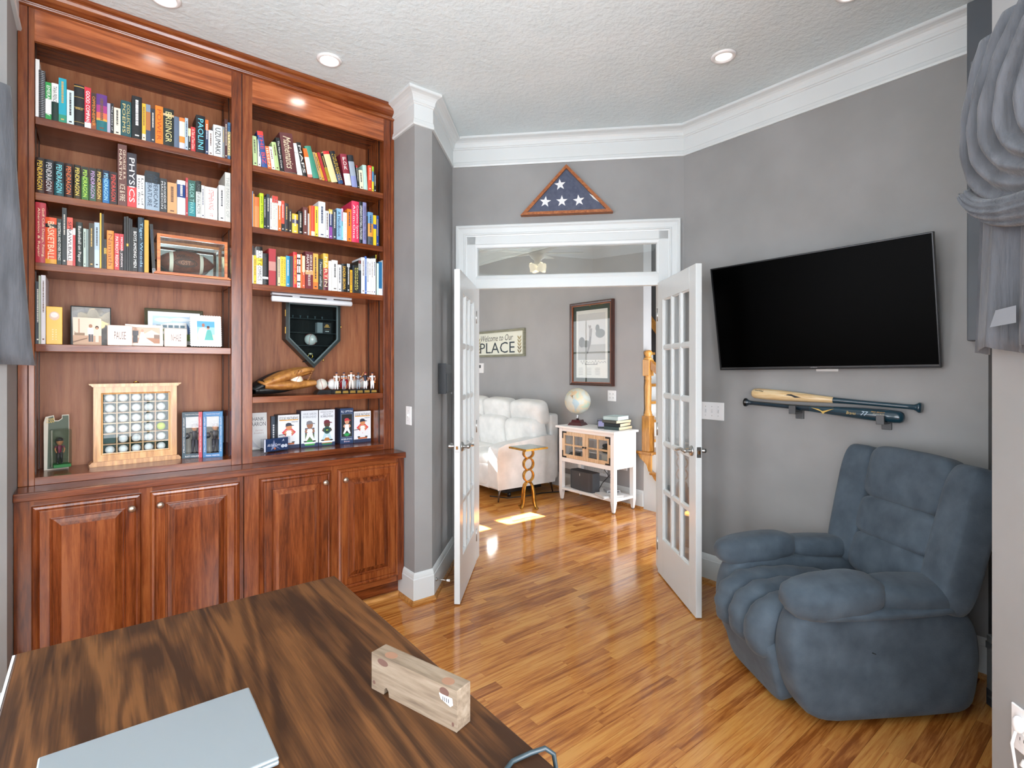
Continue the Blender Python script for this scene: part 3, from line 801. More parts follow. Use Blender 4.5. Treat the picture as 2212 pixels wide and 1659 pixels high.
ORD = ['first', 'second', 'third', 'fourth', 'fifth', 'sixth', 'seventh', 'eighth', 'ninth', 'tenth', 'eleventh', 'twelfth', 'thirteenth', 'fourteenth', 'fifteenth', 'sixteenth', 'seventeenth', 'eighteenth', 'nineteenth', 'twentieth']
ORD += ['twenty-' + s for s in ORD[:9]] + ['thirtieth'] + ['thirty-' + s for s in ORD[:9]] + ['fortieth']
PAGE = noise_mat('book_pages', 'd8cfb8', 'efe9da', (20, 20, 700), .8, kind='Object')
WHERE = {'L1': 'top shelf of curtain-side bay', 'L2': 'second shelf of curtain-side bay', 'L3': 'third shelf of curtain-side bay', 'L4': 'fourth shelf of curtain-side bay', 'R1': 'top shelf of door-side bay', 'R2': 'second shelf of door-side bay', 'R3': 'third shelf of door-side bay'}
def make_book(x, w, h, lean, bands, txt, tc, style, z, y, depth, rng):
    w = w * cos(R(lean)) - .0006; lo, hi = (-.2108, .5705) if x < .6 else (.6785, 1.4465); w = min(w, hi - max(x, lo)); x = max(x, lo); mb = MB(); mats = []; idx = {}
    def mi(c):
        if c not in idx: idx[c] = len(mats); mats.append(mat(c, .42))
        return idx[c]
    hard = w > .02 and rng.random() < .6
    bulge = min(.004, w * .12) if hard else .0006
    n = 5 if hard else 2
    sp = [(w * i / (n - 1), -bulge * (1 - (2 * i / (n - 1) - 1) ** 2) if n > 2 else 0.0) for i in range(n)]
    zc = [(0, bands[0][0])]; top = h
    cuts = []; t0 = 0.0
    for (c, f) in bands: cuts.append((h * (1 - f), h * (1 - t0), c)); t0 = f
    for (za, zb, c) in cuts:                       # spine, band by band
        k = mi(c)
        vs = [(px, py, za) for px, py in sp] + [(px, py, zb) for px, py in sp]
        mb.add(vs, [(i, i + 1, n + i + 1, n + i) for i in range(n - 1)], k, n > 2)
    cm = mi(bands[-1][0] if len(bands) > 1 and bands[-1][1] - (bands[-2][1] if len(bands) > 1 else 0) > .4 else bands[0][0])
    t = .0022 if hard else .0008; ins = .003 if hard else .0004
    for xa, xb in ((0, t), (w - t, w)): mb.box(xa, xb, .0002, depth, 0, h, cm)
    mb.add([(px, py, h) for px, py in sp] + [(w - t, .004, h), (t, .004, h)], [tuple(range(n + 2))], cm)
    pg = len(mats); mats.append(PAGE); mb.box(t, w - t, .003, depth - ins, .001, h - ins - .0008, pg)
    o = mb.build('book', mats, loc=(x, y, z), rot=(0, -R(lean), 0))
    if style == 'COIL':
        cb = MB()
        for i in range(26):
            zz = .006 + (h - .012) * i / 25
            cb.tube([(w * .5 + w * .48 * cos(a), -.001 - .008 * sin(a) + .004, zz) for a in [pi * j / 6 for j in range(7)]], .0016, 5)
        cb.build('coil_binding', mat('b8bcc0', .3, .8), o)
    if txt:
        horizontal = txt in ('BIBLE', 'FDR', 'TV')
        if txt == 'FDR':
            for i, ch in enumerate('FDR'): text(ch, o, face_m(w / 2, -bulge - .0005, h * (.84 - .14 * i)), w * .5, h * .11, tc)
        elif horizontal: text(txt, o, face_m(w / 2, -bulge - .0005, h * (.42 if txt == 'BIBLE' else .7)), w * .7, w * .25, tc)
        else:
            parts = txt.split('  '); tot = sum(len(p) for p in parts) + 2 * (len(parts) - 1); pos = h * .93; span = h * .86
            for p in parts:
                ln = span * len(p) / tot
                lines = [p]
                if ' ' in p and len(p) > 13 and w > .028:
                    q = p.split(' '); k_ = (len(q) + 1) // 2; lines = [' '.join(q[:k_]), ' '.join(q[k_:])]
                for li, s_ in enumerate(lines):
                    lw = w * .58 / len(lines); xx = w * (.5 if len(lines) == 1 else (.72 - .42 * li))
                    hh = min(lw, ln * (1.9 if len(lines) > 1 else 1.5) / max(3, len(s_)) * 1.6)
                    text(s_, o, face_m(xx, -bulge - .0006, pos - ln / 2, 'spine'), ln * .95, hh, tc, shear=.35 if style == 'i' else 0)
                pos -= ln + span * 2 / tot
    elif style != 'COIL' and w > .009 and rng.random() < .8:
        # print too small to read: a broken line of marks
        c0 = bands[len(bands) // 2][0]; lum = sum(int(c0[i:i + 2], 16) for i in (0, 2, 4)) / 3
        col = rng.choice(('3a3a3e', '6a4a3a', '2a3a5a') if lum > 130 else ('d8d4c8', 'c8a860', 'e8e8e8'))
        d = MB(); zz = h * rng.uniform(.86, .93); e = h * rng.uniform(.3, .55)
        while zz > e:
            l_ = rng.uniform(.003, .008); d.box(w * .36, w * .64, -bulge - .0005, -bulge + .0002, zz - l_, zz); zz -= l_ + rng.uniform(.001, .003)
        d.box(w * .3, w * .7, -bulge - .0005, -bulge + .0002, h * .06, h * .06 + min(.006, w * .4))
        d.build('spine_print', mat(col, .5), o)['kind'] = 'stuff'
    return o
rng = random.Random(11)
for key, (z, tab) in BOOKS.items():
    rowsb = [ln.split('|') for ln in tab.strip().split('\n')]
    for i, (g, col, txt, tc, style) in enumerate(rowsb):
        x, w, h, lean = map(float, g.split())
        bands = []
        for q in col.split('/'):
            c, _, f = q.partition('@'); bands.append((c, float(f) if f else 1.0))
        dep = min(.24, max(.11, h * .72)) * rng.uniform(.92, 1.05)
        if key == 'L4': dep = .22
        o = make_book(x, w, h, lean, bands, txt, tc, style, z + .0004, FY + .012 + rng.uniform(0, .005), dep, rng)
        cols = [cname(bands[0][0])] + ([cname(b_[0]) for b_ in bands[1:] if cname(b_[0]) != cname(bands[0][0])][:1])
        cn = ' and '.join(cols)
        kind = 'spiral notebook' if style == 'COIL' else 'book'
        size = ('thick ' if w > .035 else 'thin ' if w < .014 else '') 
        let = (' with ' + cname(tc) + ' lettering') if txt and len(cols) == 1 else ''
        left = key[0] == 'L'
        n_ = i if (i < len(rowsb) / 2) == True else len(rowsb) - 1 - i
        if left: ref = 'centre divider' if i >= len(rowsb) / 2 else 'outer side panel'
        else: ref = 'centre divider' if i < len(rowsb) / 2 else 'outer side panel'
        if len(rowsb) < 5: n_, ref = i, 'outer side panel'
        sz = size if len((size + cn + let).split()) < 5 else ''
        if len((cn + let).split()) > 5: let = ''
        props(o, f'{sz}{cn} {kind}{let}, {ORD[n_]} from {ref}, {WHERE[key]}', 'book', 'books on the ' + WHERE[key])
# ------------------------------------------------------------------ things on the shelves
def picture(parent, M, shapes, name='printed_picture', step=.00018, rough=.45):
    """flat print built of layered flat shapes: r rectangle, c ellipse, p polygon"""
    mb = MB(); mats = []; idx = {}
    for k, sh in enumerate(shapes):
        col = sh[-1]
        if col not in idx: idx[col] = len(mats); mats.append(mat(col, rough))
        z = step * (k + 1)
        if sh[0] == 'r': pts = [(sh[1], sh[2]), (sh[3], sh[2]), (sh[3], sh[4]), (sh[1], sh[4])]
        elif sh[0] == 'c': pts = [(sh[1] + sh[3] * cos(a), sh[2] + sh[4] * sin(a)) for a in [2 * pi * i / 16 for i in range(16)]]
        else: pts = sh[1]
        mb.add([(x, y, z) for x, y in pts], [tuple(range(len(pts)))], idx[col])
    mb.xf(M)
    return mb.build(name, mats, parent)

def limbs(segs, n=8):
    """one skin of tapering round limbs; each seg (points, radii, material index)"""
    mb = MB()
    for pts, rs, mi in segs: mb.tube(pts, rs, n, mi)
    return mb

def figurine(parent, loc, h, shirt, trousers, cap, skin='c98f6c', head=1.0, shoes='1a1a1c', arm_l=None, arm_r=None, bat=None, glove=None, stance=.0, scale_body=1.0, rotz=0.0):
    """small painted ball player: legs, torso, arms, head and cap as one figure"""
    u = h / 1.0; H = head
    mats = [mat(shirt, .5), mat(trousers, .5), mat(skin, .5), mat(cap, .5), mat(shoes, .4), mat('c08a50', .5), mat('d0803a', .6)]
    f = MB(); st = .055 + stance
    for s in (-1, 1):
        f.tube([(s * .05, 0, .5), (s * st, -.01, .27), (s * (st + .01), 0, .06)], [.062, .05, .036], 8, 1)
        f.ball((s * (st + .01), -.025, .03), (.035, .065, .03), 8, 4)
    f.tube([(0, 0, .47), (0, 0, .52), (0, 0, .62), (0, 0, .74), (0, 0, .79), (0, 0, .82)], [.075, .088, .092, .112, .085, .03], 12, 0, flat=.62)
    la = arm_l or [(-.12, 0, .76), (-.16, -.03, .62), (-.12, -.08, .5)]; ra = arm_r or [(.12, 0, .76), (.16, -.03, .62), (.12, -.08, .5)]
    for a in (la, ra):
        mid = tuple((p + q) / 2 for p, q in zip(a[0], a[1]))
        f.tube([a[0], mid], [.042, .038], 8, 0); f.tube([mid, a[1], a[2]], [.03, .027, .022], 8, 2); f.ball(a[2], .026, 8, 2)
    hz = .80 + .075 * H
    f.tube([(0, 0, .78), (0, 0, .84)], .03, 8, 2); f.ball((0, -.005, hz), (.058 * H, .064 * H, .078 * H), 14, 2)
    f.ball((0, -.068 * H, hz - .01), (.012 * H, .014 * H, .014 * H), 6, 2)
    f.ball((0, .004, hz + .03 * H), (.062 * H, .068 * H, .06 * H), 14, 3); f.ball((0, -.06 * H, hz + .03 * H), (.045 * H, .05 * H, .008 * H), 10, 3)
    for s in (-1, 1): f.ball((s * .06 * H, .004, hz - .005), (.008, .014, .02), 6, 2)
    if bat: f.tube([bat[0], tuple(p + (q - p) * .6 for p, q in zip(*bat)), bat[1]], [.008, .012, .02], 8, 5)
    if glove: f.ball(glove, (.05, .03, .055), 8, 6)
    f.xf(Matrix.Translation(V(loc)) @ Matrix.Rotation(rotz, 4, 'Z') @ Matrix.Scale(u, 4))
    return f.build('player_figure', mats, parent)

# glazed football case
fc = thing('display_case', 'glazed cherry display case holding an American football on the third shelf', 'display case', (.398, 3.26, 1.9085))
cw2 = wood_mat('orange_cherry_case', '9a4a18', 'c0682a', 'd4843e', 'X', 6, .3, .3)
X0, X1, Y0, Y1, Z0, Z1 = -.156, .160, -.085, .10, .012, .205
fb = MB().box(X0 - .014, X1 + .014, Y0 - .012, Y1 + .005, .0005, .008).box(X0 - .008, X1 + .008, Y0 - .007, Y1 + .003, .008, .014); fb.build('base_board', cw2, fc, bevel=.001)
for (x, y) in ((X0, Y0), (X1 - .014, Y0), (X0, Y1 - .014), (X1 - .014, Y1 - .014)): MB().box(x, x + .014, y, y + .014, Z0, Z1).build('corner_post', cw2, fc)
for y in (Y0, Y1 - .014): MB().box(X0 + .014, X1 - .014, y, y + .014, Z1 - .015, Z1).build('top_rail', cw2, fc)
for x in (X0, X1 - .014): MB().box(x, x + .014, Y0 + .014, Y1 - .014, Z1 - .015, Z1).build('top_rail', cw2, fc)
cg = glass_mat('case_glass', 'f6faf8', 1.6)
MB().box(X0 + .012, X1 - .012, Y0 + .005, Y0 + .007, Z0, Z1 - .012).build('front_pane', cg, fc)
MB().box(X0 + .005, X0 + .007, Y0 + .014, Y1 - .014, Z0, Z1 - .012).build('side_pane', cg, fc); MB().box(X1 - .007, X1 - .005, Y0 + .014, Y1 - .014, Z0, Z1 - .012).build('side_pane', cg, fc)
MB().box(X0 + .012, X1 - .012, Y1 - .007, Y1 - .005, Z0, Z1 - .012).build('mirror_back', mat('c8ccce', .04, 1.0), fc)
ft = thing('football', 'brown leather American football with white stripes inside the glazed case', 'football', (.375, 3.262, 1.924))
def fbp(u, w, k=1.0):
    t = -1 + 2 * u; r = .066 * max(0, 1 - abs(t) ** 2.0) ** .8 * k; a = 2 * pi * w
    return V((t * .136, r * cos(a), .066 + r * sin(a)))
MB().grid(fbp, 33, 24, cv=True).build('leather_shell', noise_mat('football_leather', '5a2e20', '7a4430', (60, 60, 60), .5, .3, (300, 300, 300), bdist=.002), ft)
for u0, u1 in ((.22, .28), (.72, .78)):
    MB().grid(lambda u, w, a=u0, b=u1: fbp(a + (b - a) * u, w * .94 + .28, 1.012), 4, 24).build('white_stripe', mat('e4e2d4', .6), ft)
lc = MB()
for i in range(8): lc.box(-.045 + i * .0125, -.040 + i * .0125, -.014, .014, .1305, .1345)
lc.box(-.05, .052, -.002, .002, .131, .1352); o = lc.build('lacing', mat('2a3432', .6), ft); o['kind'] = 'stuff'
text('Wilson', ft, Matrix.Translation((-.012, -.0665, .09)) @ Matrix.Rotation(R(72), 4, 'X'), .075, .018, '2a2420', shear=.15)
text('GST', ft, Matrix.Translation((-.006, -.0672, .058)) @ Matrix.Rotation(R(93), 4, 'X'), .045, .020, 'b07a5e')
ov = MB()
for a_, b_ in ((.05, .021), (.04, .016)): ov.tube([(-.006 + a_ * cos(t), -.0665 + .004 * abs(cos(t)), .058 + b_ * sin(t)) for t in [2 * pi * i / 28 for i in range(28)]], .0013, 5, closed=True)
o = ov.build('oval_print', mat('2a3838', .6), ft); o['kind'] = 'stuff'

# fourth shelf: box game, frames and sayings
gb = thing('game_box', 'yellow card game box beside the white books', 'box', (-.1475, 3.18, 1.5434), R(4))
MB().box(-.028, .028, 0, .10, 0, .172).build('carton', mat('eeb412', .35), gb, bevel=.0015)
picture(gb, face_m(0, -.0003, .13), [('c', 0, 0, .018, .02, 'd8b8a0'), ('c', 0, .004, .013, .012, 'e8e0d8')], 'logo_print')
picture(gb, face_m(0, -.0003, .05), [('r', -.008, -.03 + .011 * i, -.003, -.024 + .011 * i, 'f8e0a0') for i in range(5)] + [('r', .004, -.03 + .011 * i, .008, -.025 + .011 * i, 'f8e0a0') for i in range(5)], 'side_print')

def frame(name, lab, x0, x1, y, z, h, col, wd, dp, art, mount=None, tilt=8, rough=.4, cat='picture frame', glazed=True, rotz=0.0, group=None):
    w = x1 - x0
    t = thing(name, lab, cat, ((x0 + x1) / 2, y, z + .0006), group=group, rot=(-R(tilt), 0, rotz))
    MB().ring(-w / 2, w / 2, 0, h, [(0, 0), (0, dp), (wd * .3, dp + .002), (wd, dp * .8), (wd, 0)]).build('frame', col if not isinstance(col, str) else mat(col, rough), t)
    MB().box(-w / 2 + .001, w / 2 - .001, -.001, .003, .001, h - .001).build('backing', mat('3a3530', .8), t)
    if mount: MB().box(-w / 2 + wd * .8, w / 2 - wd * .8, -.003, -.0011, wd * .8, h - wd * .8).build('mount', mat(mount, .8), t)
    picture(t, face_m(0, -.0032, h / 2), art, 'photograph')
    if glazed: MB().box(-w / 2 + wd * .8, w / 2 - wd * .8, -.0065, -.005, wd * .8, h - wd * .8).build('glass', glass_m, t)
    return t
grey = noise_mat('mottled_grey_mount', '8a8886', '9a9896', (40, 40, 40), .7, .3, (90, 90, 90))
t = thing('picture_frame', 'thin black metal frame with a grey mount behind a couple photograph', 'picture frame', (-.017, 3.30, 1.5436), rot=(-R(7), 0, 0), group='frames on the fourth shelf')
MB().ring(-.078, .078, 0, .195, [(0, -.004), (0, .006), (.004, .006), (.004, -.004)]).build('frame', mat('14181a', .3, .6), t); MB().box(-.0745, .0745, -.001, .002, .004, .191).build('mount', grey, t); MB().box(-.0745, .0745, -.0045, -.003, .004, .191).build('glass', glass_m, t)
t = thing('photograph_print', 'sepia print of a couple walking before bare trees, leaning on black frame', 'photograph', (-.03, 3.215, 1.5436), rot=(-R(10), 0, R(3)))
MB().box(-.053, .053, -.001, .0, 0, .134).build('print_card', mat('e8d2bc', .5), t)
picture(t, face_m(0, -.0011, .067), [('r', -.053, -.067, .053, .067, 'ecd8c4'), ('r', -.053, -.067, .053, -.02, 'c8a488'), ('p', [(-.053, -.05), (.0, -.03), (.0, -.035), (-.053, -.057)], '8a6a54'), ('r', -.034, -.03, -.028, .06, 'c8a58c'), ('p', [(-.05, .0), (-.047, .0), (-.03, -.03), (-.035, -.03)], 'c8a58c'), ('r', -.048, -.02, -.01, -.008, '9a8068'),
        ('r', .004, -.05, .012, -.01, '5a5a60'), ('r', .014, -.05, .021, -.01, '5a5a60'), ('r', .001, -.014, .023, .018, 'f0e8e4'), ('c', .012, .027, .007, .009, 'b08468'),
        ('r', .030, -.052, .042, .012, 'e8d4c4'), ('c', .036, .020, .007, .009, '5a4034'), ('c', .036, .016, .005, .006, 'c89a7c')], 'photograph')
def saying(word, x0, x1, h, lab):
    w = x1 - x0; t = thing('saying_block', lab, 'plaque', ((x0 + x1) / 2, 3.176, 1.5434), group='lettered plaques on the fourth shelf')
    MB().box(-w / 2, w / 2, 0, .022, 0, h).build('block', mat('eed9cc', .3), t, bevel=.005, seg=3)
    text(word, t, face_m(0, -.0004, h * .5), w * .46, h * .38, '6a5048')
saying('PAUSE', .044, .142, .099, 'cream glazed plaque lettered PAUSE'); saying('INHALE', .273, .371, .094, 'cream glazed plaque lettered INHALE')
frame('picture_frame', 'white frame with a wedding couple photograph between the two plaques', .114, .2695, 3.205, 1.543, .108, 'ecdfd4', .014, .012,
      [('r', -.066, -.042, .066, .042, 'd8b49c'), ('r', -.066, -.042, .066, -.012, 'b07c5c'), ('p', [(-.066, .01), (-.03, .035), (.0, .01)], 'c8a48c'), ('p', [(.0, .01), (.03, .03), (.066, .008), (.066, -.01), (0, -.01)], 'e4d0c0'), ('r', .04, -.014, .066, .006, '8a7060'),
       ('r', -.046, -.036, -.028, .006, '3a3840'), ('r', -.049, .0, -.024, .024, '444450'), ('c', -.036, .031, .006, .008, 'b88a70'), ('p', [(-.014, .018), (-.002, .018), (.004, -.01), (.04, -.038), (-.026, -.038)], 'f0e2d8'), ('c', -.008, .025, .006, .008, 'c89c84')], tilt=9, group='frames on the fourth shelf')
win = [('r', -.112, -.082, .112, .082, 'f4f6f6'), ('r', -.098, -.066, .098, .066, 'dce8ee'), ('r', -.098, .0, .098, .066, 'b8d4e8'), ('c', -.05, .045, .04, .012, 'e8f0f4'), ('c', .03, .05, .05, .01, 'e8f0f4'), ('p', [(-.09, .012), (-.03, .03), (.055, .034), (.06, -.03), (-.09, -.03)], 'e4e6e4'), ('p', [(.055, .034), (.07, .005), (.075, -.04), (.06, -.03)], '3f6a9c'), ('r', -.098, -.066, .098, -.03, '7a9a4a')]
for i in range(5):
    for k in range(2): win.append(('r', -.082 + i * .027, -.016 + k * .02, -.062 + i * .027, -.002 + k * .02, '8aa060' if k == 0 else '6a8490'))
frame('picture_frame', 'bronze green frame with a photograph of a white windowed building', .200, .466, 3.33, 1.543, .206, '4a4632', .014, .014, win, 'f2f4f4', tilt=7, group='frames on the fourth shelf')
sc = thing('picture_frame', 'white scallop edged frame with a couple against blue sky', 'picture frame', (.4585, 3.185, 1.5436), rot=(-R(9), 0, 0), group='frames on the fourth shelf')
pts = []
for (ax, az, bx, bz, n_) in ((-.07, .006, .07, .006, 12), (.07, .006, .07, .168, 14), (.07, .168, -.07, .168, 12), (-.07, .168, -.07, .006, 14)):
    for i in range(n_ * 4):
        f_ = i / (n_ * 4); x, z = ax + (bx - ax) * f_, az + (bz - az) * f_; nx, nz = (bz - az), -(bx - ax); l_ = hypot(nx, nz); e = .003 * abs(sin(pi * n_ * f_))
        pts.append((x + nx / l_ * e, z + nz / l_ * e))
MB().prism(pts, -.012, 0, 'Y').build('frame', mat('f0f2f2', .35), sc)
MB().ring(-.062, .062, .016, .160, [(0, 0), (0, .003), (.006, .006), (.012, .002), (.02, .004), (.022, 0)], y0=-.012).build('moulding', mat('f0f2f2', .35), sc)
picture(sc, face_m(0, -.0122, .087), [('r', -.042, -.056, .042, .056, '9ccbe6'), ('r', -.042, .02, .042, .056, '5aa4d8'), ('r', -.042, -.056, .042, -.02, 'd8c8b8'), ('p', [(-.04, -.02), (-.03, .012), (-.012, .02), (.004, .008), (.0, -.056), (-.03, -.056)], 'f0f2f4'), ('c', -.012, .03, .007, .010, 'a8705a'), ('p', [(-.01, -.056), (.003, .0), (.01, .006), (.022, .004), (.028, -.02), (.034, -.056)], '5fb0a8'), ('c', .010, .016, .0065, .009, 'b8826a'), ('c', .010, .021, .007, .006, '4a342c')], 'photograph')

# home plate display case and the light bar over it
hp = thing('display_case', 'black home plate shaped display case hung in the door-side bay', 'display case', (1.072, 3.442, 1.44))
PL = lambda o_: [(-.166 + o_, .408 - o_), (.166 - o_, .408 - o_), (.166 - o_, .172 + o_ * .42), (0, .0 + o_ * 1.45), (-.166 + o_, .172 + o_ * .42)]
hm = mat('26302f', .3, name='black_lacquer'); hin = mat('0a0d0e', .8)
def plate_ring(o0, o1, y0, y1):
    a, b = PL(o0), PL(o1); mb = MB(); n = 5
    vs = [(x, y0, z) for x, z in a] + [(x, y1, z) for x, z in a] + [(x, y0, z) for x, z in b] + [(x, y1, z) for x, z in b]
    for i in range(n):
        j = (i + 1) % n
        mb.add(vs, [(i, j, n + j, n + i), (2 * n + i, 3 * n + i, 3 * n + j, 2 * n + j), (i, 2 * n + i, 2 * n + j, j), (n + i, n + j, 3 * n + j, 3 * n + i)])
    return mb
plate_ring(0, .012, -.082, 0).build('case_wall', mat('1c1a1a', .4), hp)
plate_ring(-.002, .009, -.094, -.083).build('door_frame', hm, hp); plate_ring(.009, .014, -.100, -.083).build('door_moulding', hm, hp); plate_ring(.014, .022, -.091, -.083).build('door_slip', mat('5a6a6c', .3), hp)
MB().prism(PL(.011), -.004, 0, 'Y').build('felt_back', hin, hp)
MB().prism(PL(.013), -.0865, -.0855, 'Y').build('glass', glass_mat('case_front_glass', 'e8f0f0', 1.4), hp)
for z, hw in ((.305, .15), (.217, .15), (.138, .112)): MB().box(-hw, hw, -.078, -.006, z - .004, z).build('shelf', mat('2c3538', .35), hp)
for i in range(5): MB().lathe([(0, 0), (.004, 0), (.003, .012), (.005, .014), (.005, .018), (0, .018)], 10, Matrix.Translation((-.115 + i * .045, -.05, .305))).build('peg', mat('7a9098', .3, .5), hp)
for z in (.33, .225): MB().box(-.170, -.1655, -.088, -.078, z - .02, z + .02).build('hinge', brass_m, hp)
for x, z in ((.168, .262), (.055, .046)): MB().tube([(x, -.09, z + .008), (x + .006, -.09, z), (x, -.09, z - .010)], .0028, 8).build('catch', brass_m, hp)
def baseball(name_lab, c, r, col='ece8de', rot=(0, 0, 0), mark=None, group='baseballs'):
    t = thing('baseball', name_lab, 'baseball', (c[0], c[1], c[2] - r), group=group, rot=(0, 0, 0))
    MB().ball((0, 0, r), r, 20).build('hide', noise_mat('ball_hide_' + col, col, col, (80, 80, 80), .45) if 0 else mat(col, .45), t)
    Mr = Matrix.Translation((0, 0, r)) @ V(rot).to_track_quat('Z', 'Y').to_matrix().to_4x4() if 0 else Matrix.Translation((0, 0, r)) @ (Matrix.Rotation(rot[2], 4, 'Z') @ Matrix.Rotation(rot[1], 4, 'Y') @ Matrix.Rotation(rot[0], 4, 'X'))
    k = []
    for i in range(60):
        a = 2 * pi * i / 60; x = cos(a) + .4 * cos(3 * a) if 0 else None
        A_ = .44; p = V((sin(pi / 2 - (pi / 2 - A_) * cos(a)) * cos(a / 2 + A_ * sin(2 * a)) if 0 else 0, 0, 0))
        al, be = pi / 2 - (pi / 2 - .4) * cos(2 * a), a + .4 * sin(4 * a) * 0 + .0
        p = V((sin(al) * cos(be), sin(al) * sin(be), cos(al)))
        k.append(Mr @ (p * (r * 1.002)))
    MB().tube(k, r * .035, 5, closed=True).build('stitching', mat('b8483c' if col != 'b02430' else 'e8c8c8', .6), t)
    if mark: MB().ball(tuple(Mr @ V((r * .55, -r * .78, r * .3))), (r * .18, r * .08, r * .26), 8).build('printed_mark', mat(mark, .6), t)
    return t
baseball('white baseball on the middle shelf of the home plate case', (1.065, 3.392, 1.578 + .037), .037, 'e6e4e0', (.5, .3, .4), '9a9a98', 'baseballs in the bookcase')
cb = thing('ring_box', 'clear cube with a black and gold card inside the plate case', 'box', (1.145, 3.39, 1.6575))
MB().box(-.012, .042, -.02, .02, 0, .066).build('card', mat('26262c', .4), cb); picture(cb, face_m(.016, -.0202, .036), [('c', 0, .012, .012, .009, 'c8954a'), ('r', -.018, .0, .018, .006, 'c8954a'), ('r', -.014, -.014, .016, -.012, '9a7a4a'), ('r', -.012, -.027, .012, -.022, 'd8d8d8')], 'gold_print')
MB().box(-.046, -.013, -.022, .02, 0, .066).build('clear_insert', mat('9aa0a4', .15), cb)
rg = thing('ring', 'gold ring on a navy stand in the plate case', 'ring', (1.066, 3.40, 1.478))
MB().box(-.02, .02, -.015, .015, .0, .018).build('stand', mat('1a2a4a', .4), rg); MB().tube([(.014 * cos(a), 0, .032 + .014 * sin(a)) for a in [2 * pi * i / 20 for i in range(20)]], .004, 8, closed=True).build('band', brass_m, rg); MB().ball((0, -.004, .046), (.015, .012, .008), 12).build('crest', mat('e8dcc0', .2, .6), rg)
MB().box(-.045, .045, -.02, .012, -.006, -.0005).build('ledge', hin, rg)

lb = thing('light_bar', 'white tube light fixed under the third shelf of the door-side bay', 'light', (1.02, 3.20, 1.868), rot=(0, R(-0.4), 0))
MB().box(-.232, .232, -.012, .028, -.012, -.001).build('mounting_plate', mat('b4b4b8', .4), lb)
MB().tube([(-.234, 0, -.034), (-.232, 0, -.034), (.232, 0, -.034), (.236, 0, -.034)], [.012, .0165, .0165, .012], 18).build('tube', mat('dfe3e8', .35), lb)
for x in (-.1, .1): MB().box(x - .02, x + .02, -.006, .006, -.02, -.011).build('bracket', mat('b4b4b8', .4), lb)

# gloves
def glove(name, lab, cat, loc, rot, col, col2, lace, s=1.0):
    t = thing(name, lab, cat, loc, rot=rot)
    m1 = noise_mat(name + '_leather', col, col2, (40, 40, 40), .5, .3, (160, 160, 160), bdist=.003)
    def shell(side, L_, th):          # a folded half: heel at left, fingers to the right
        def fn(u, w):
            a = 2 * pi * w; x = -.13 + .27 * u * L_
            r = .028 * th * (sin(pi * min(1, .1 + u * .82)) ** .5) + .006
            z = .035 + side * (.006 + .05 * u + .012 * sin(pi * u)); y = .0
            rib = 1 + .10 * cos(5 * a) * max(0, u - .35)
            return V((x, (.085 - .02 * abs(u - .55)) * cos(a) * rib * (.75 + .35 * sin(pi * min(1, u + .2))), z + r * sin(a)))
        return MB().grid(fn, 22, 28, cv=True)
    shell(1, 1.0, 1.0).build('back_half', m1, t); shell(-.35, 1.05, .9).build('palm_half', m1, t)
    for i in range(4): MB().tube([(.02 + .01 * i, -.06 + .035 * i, .075 + .004 * i), (.09, -.065 + .042 * i, .098), (.145, -.055 + .036 * i, .095)], [.014, .016, .011], 8).build('finger_stall', m1, t)
    MB().tube([(-.11, -.07, .03), (-.14, -.05, .05), (-.15, .0, .055), (-.135, .05, .05)], .008, 8).build('wrist_binding', m1, t)
    la = MB()
    for i in range(9): la.tube([(-.1 + .02 * i, -.075, .05 + .004 * i), (-.092 + .02 * i, -.079, .062 + .004 * i), (-.084 + .02 * i, -.072, .07 + .004 * i)], .0028, 5)
    o = la.build('lacing', mat(lace, .6), t); o['kind'] = 'stuff'
    web = MB()
    for i in range(5): web.tube([(.10 + .008 * i, -.07, .04 + .012 * i), (.12 + .006 * i, -.06, .05 + .012 * i), (.13, -.03, .045 + .013 * i)], .004, 5)
    o = web.build('web_lacing', mat(lace, .6), t); o['kind'] = 'stuff'
    return t
glove('baseball_glove', 'black leather baseball glove lying under the tan glove', 'glove', (.835, 3.305, 1.296), (0, R(-10), R(6)), '14181a', '24282a', '4a4640')
glove('baseball_glove', 'tan leather baseball glove lying open on the black glove', 'glove', (.885, 3.240, 1.316), (0, R(-6), R(-3)), '96602e', 'b8823f', '8a5a30')
baseball('cream baseball resting in the tan glove', (.925, 3.205, 1.362), .036, 'ece4cc', (.9, .2, .6), None, 'baseballs in the bookcase')

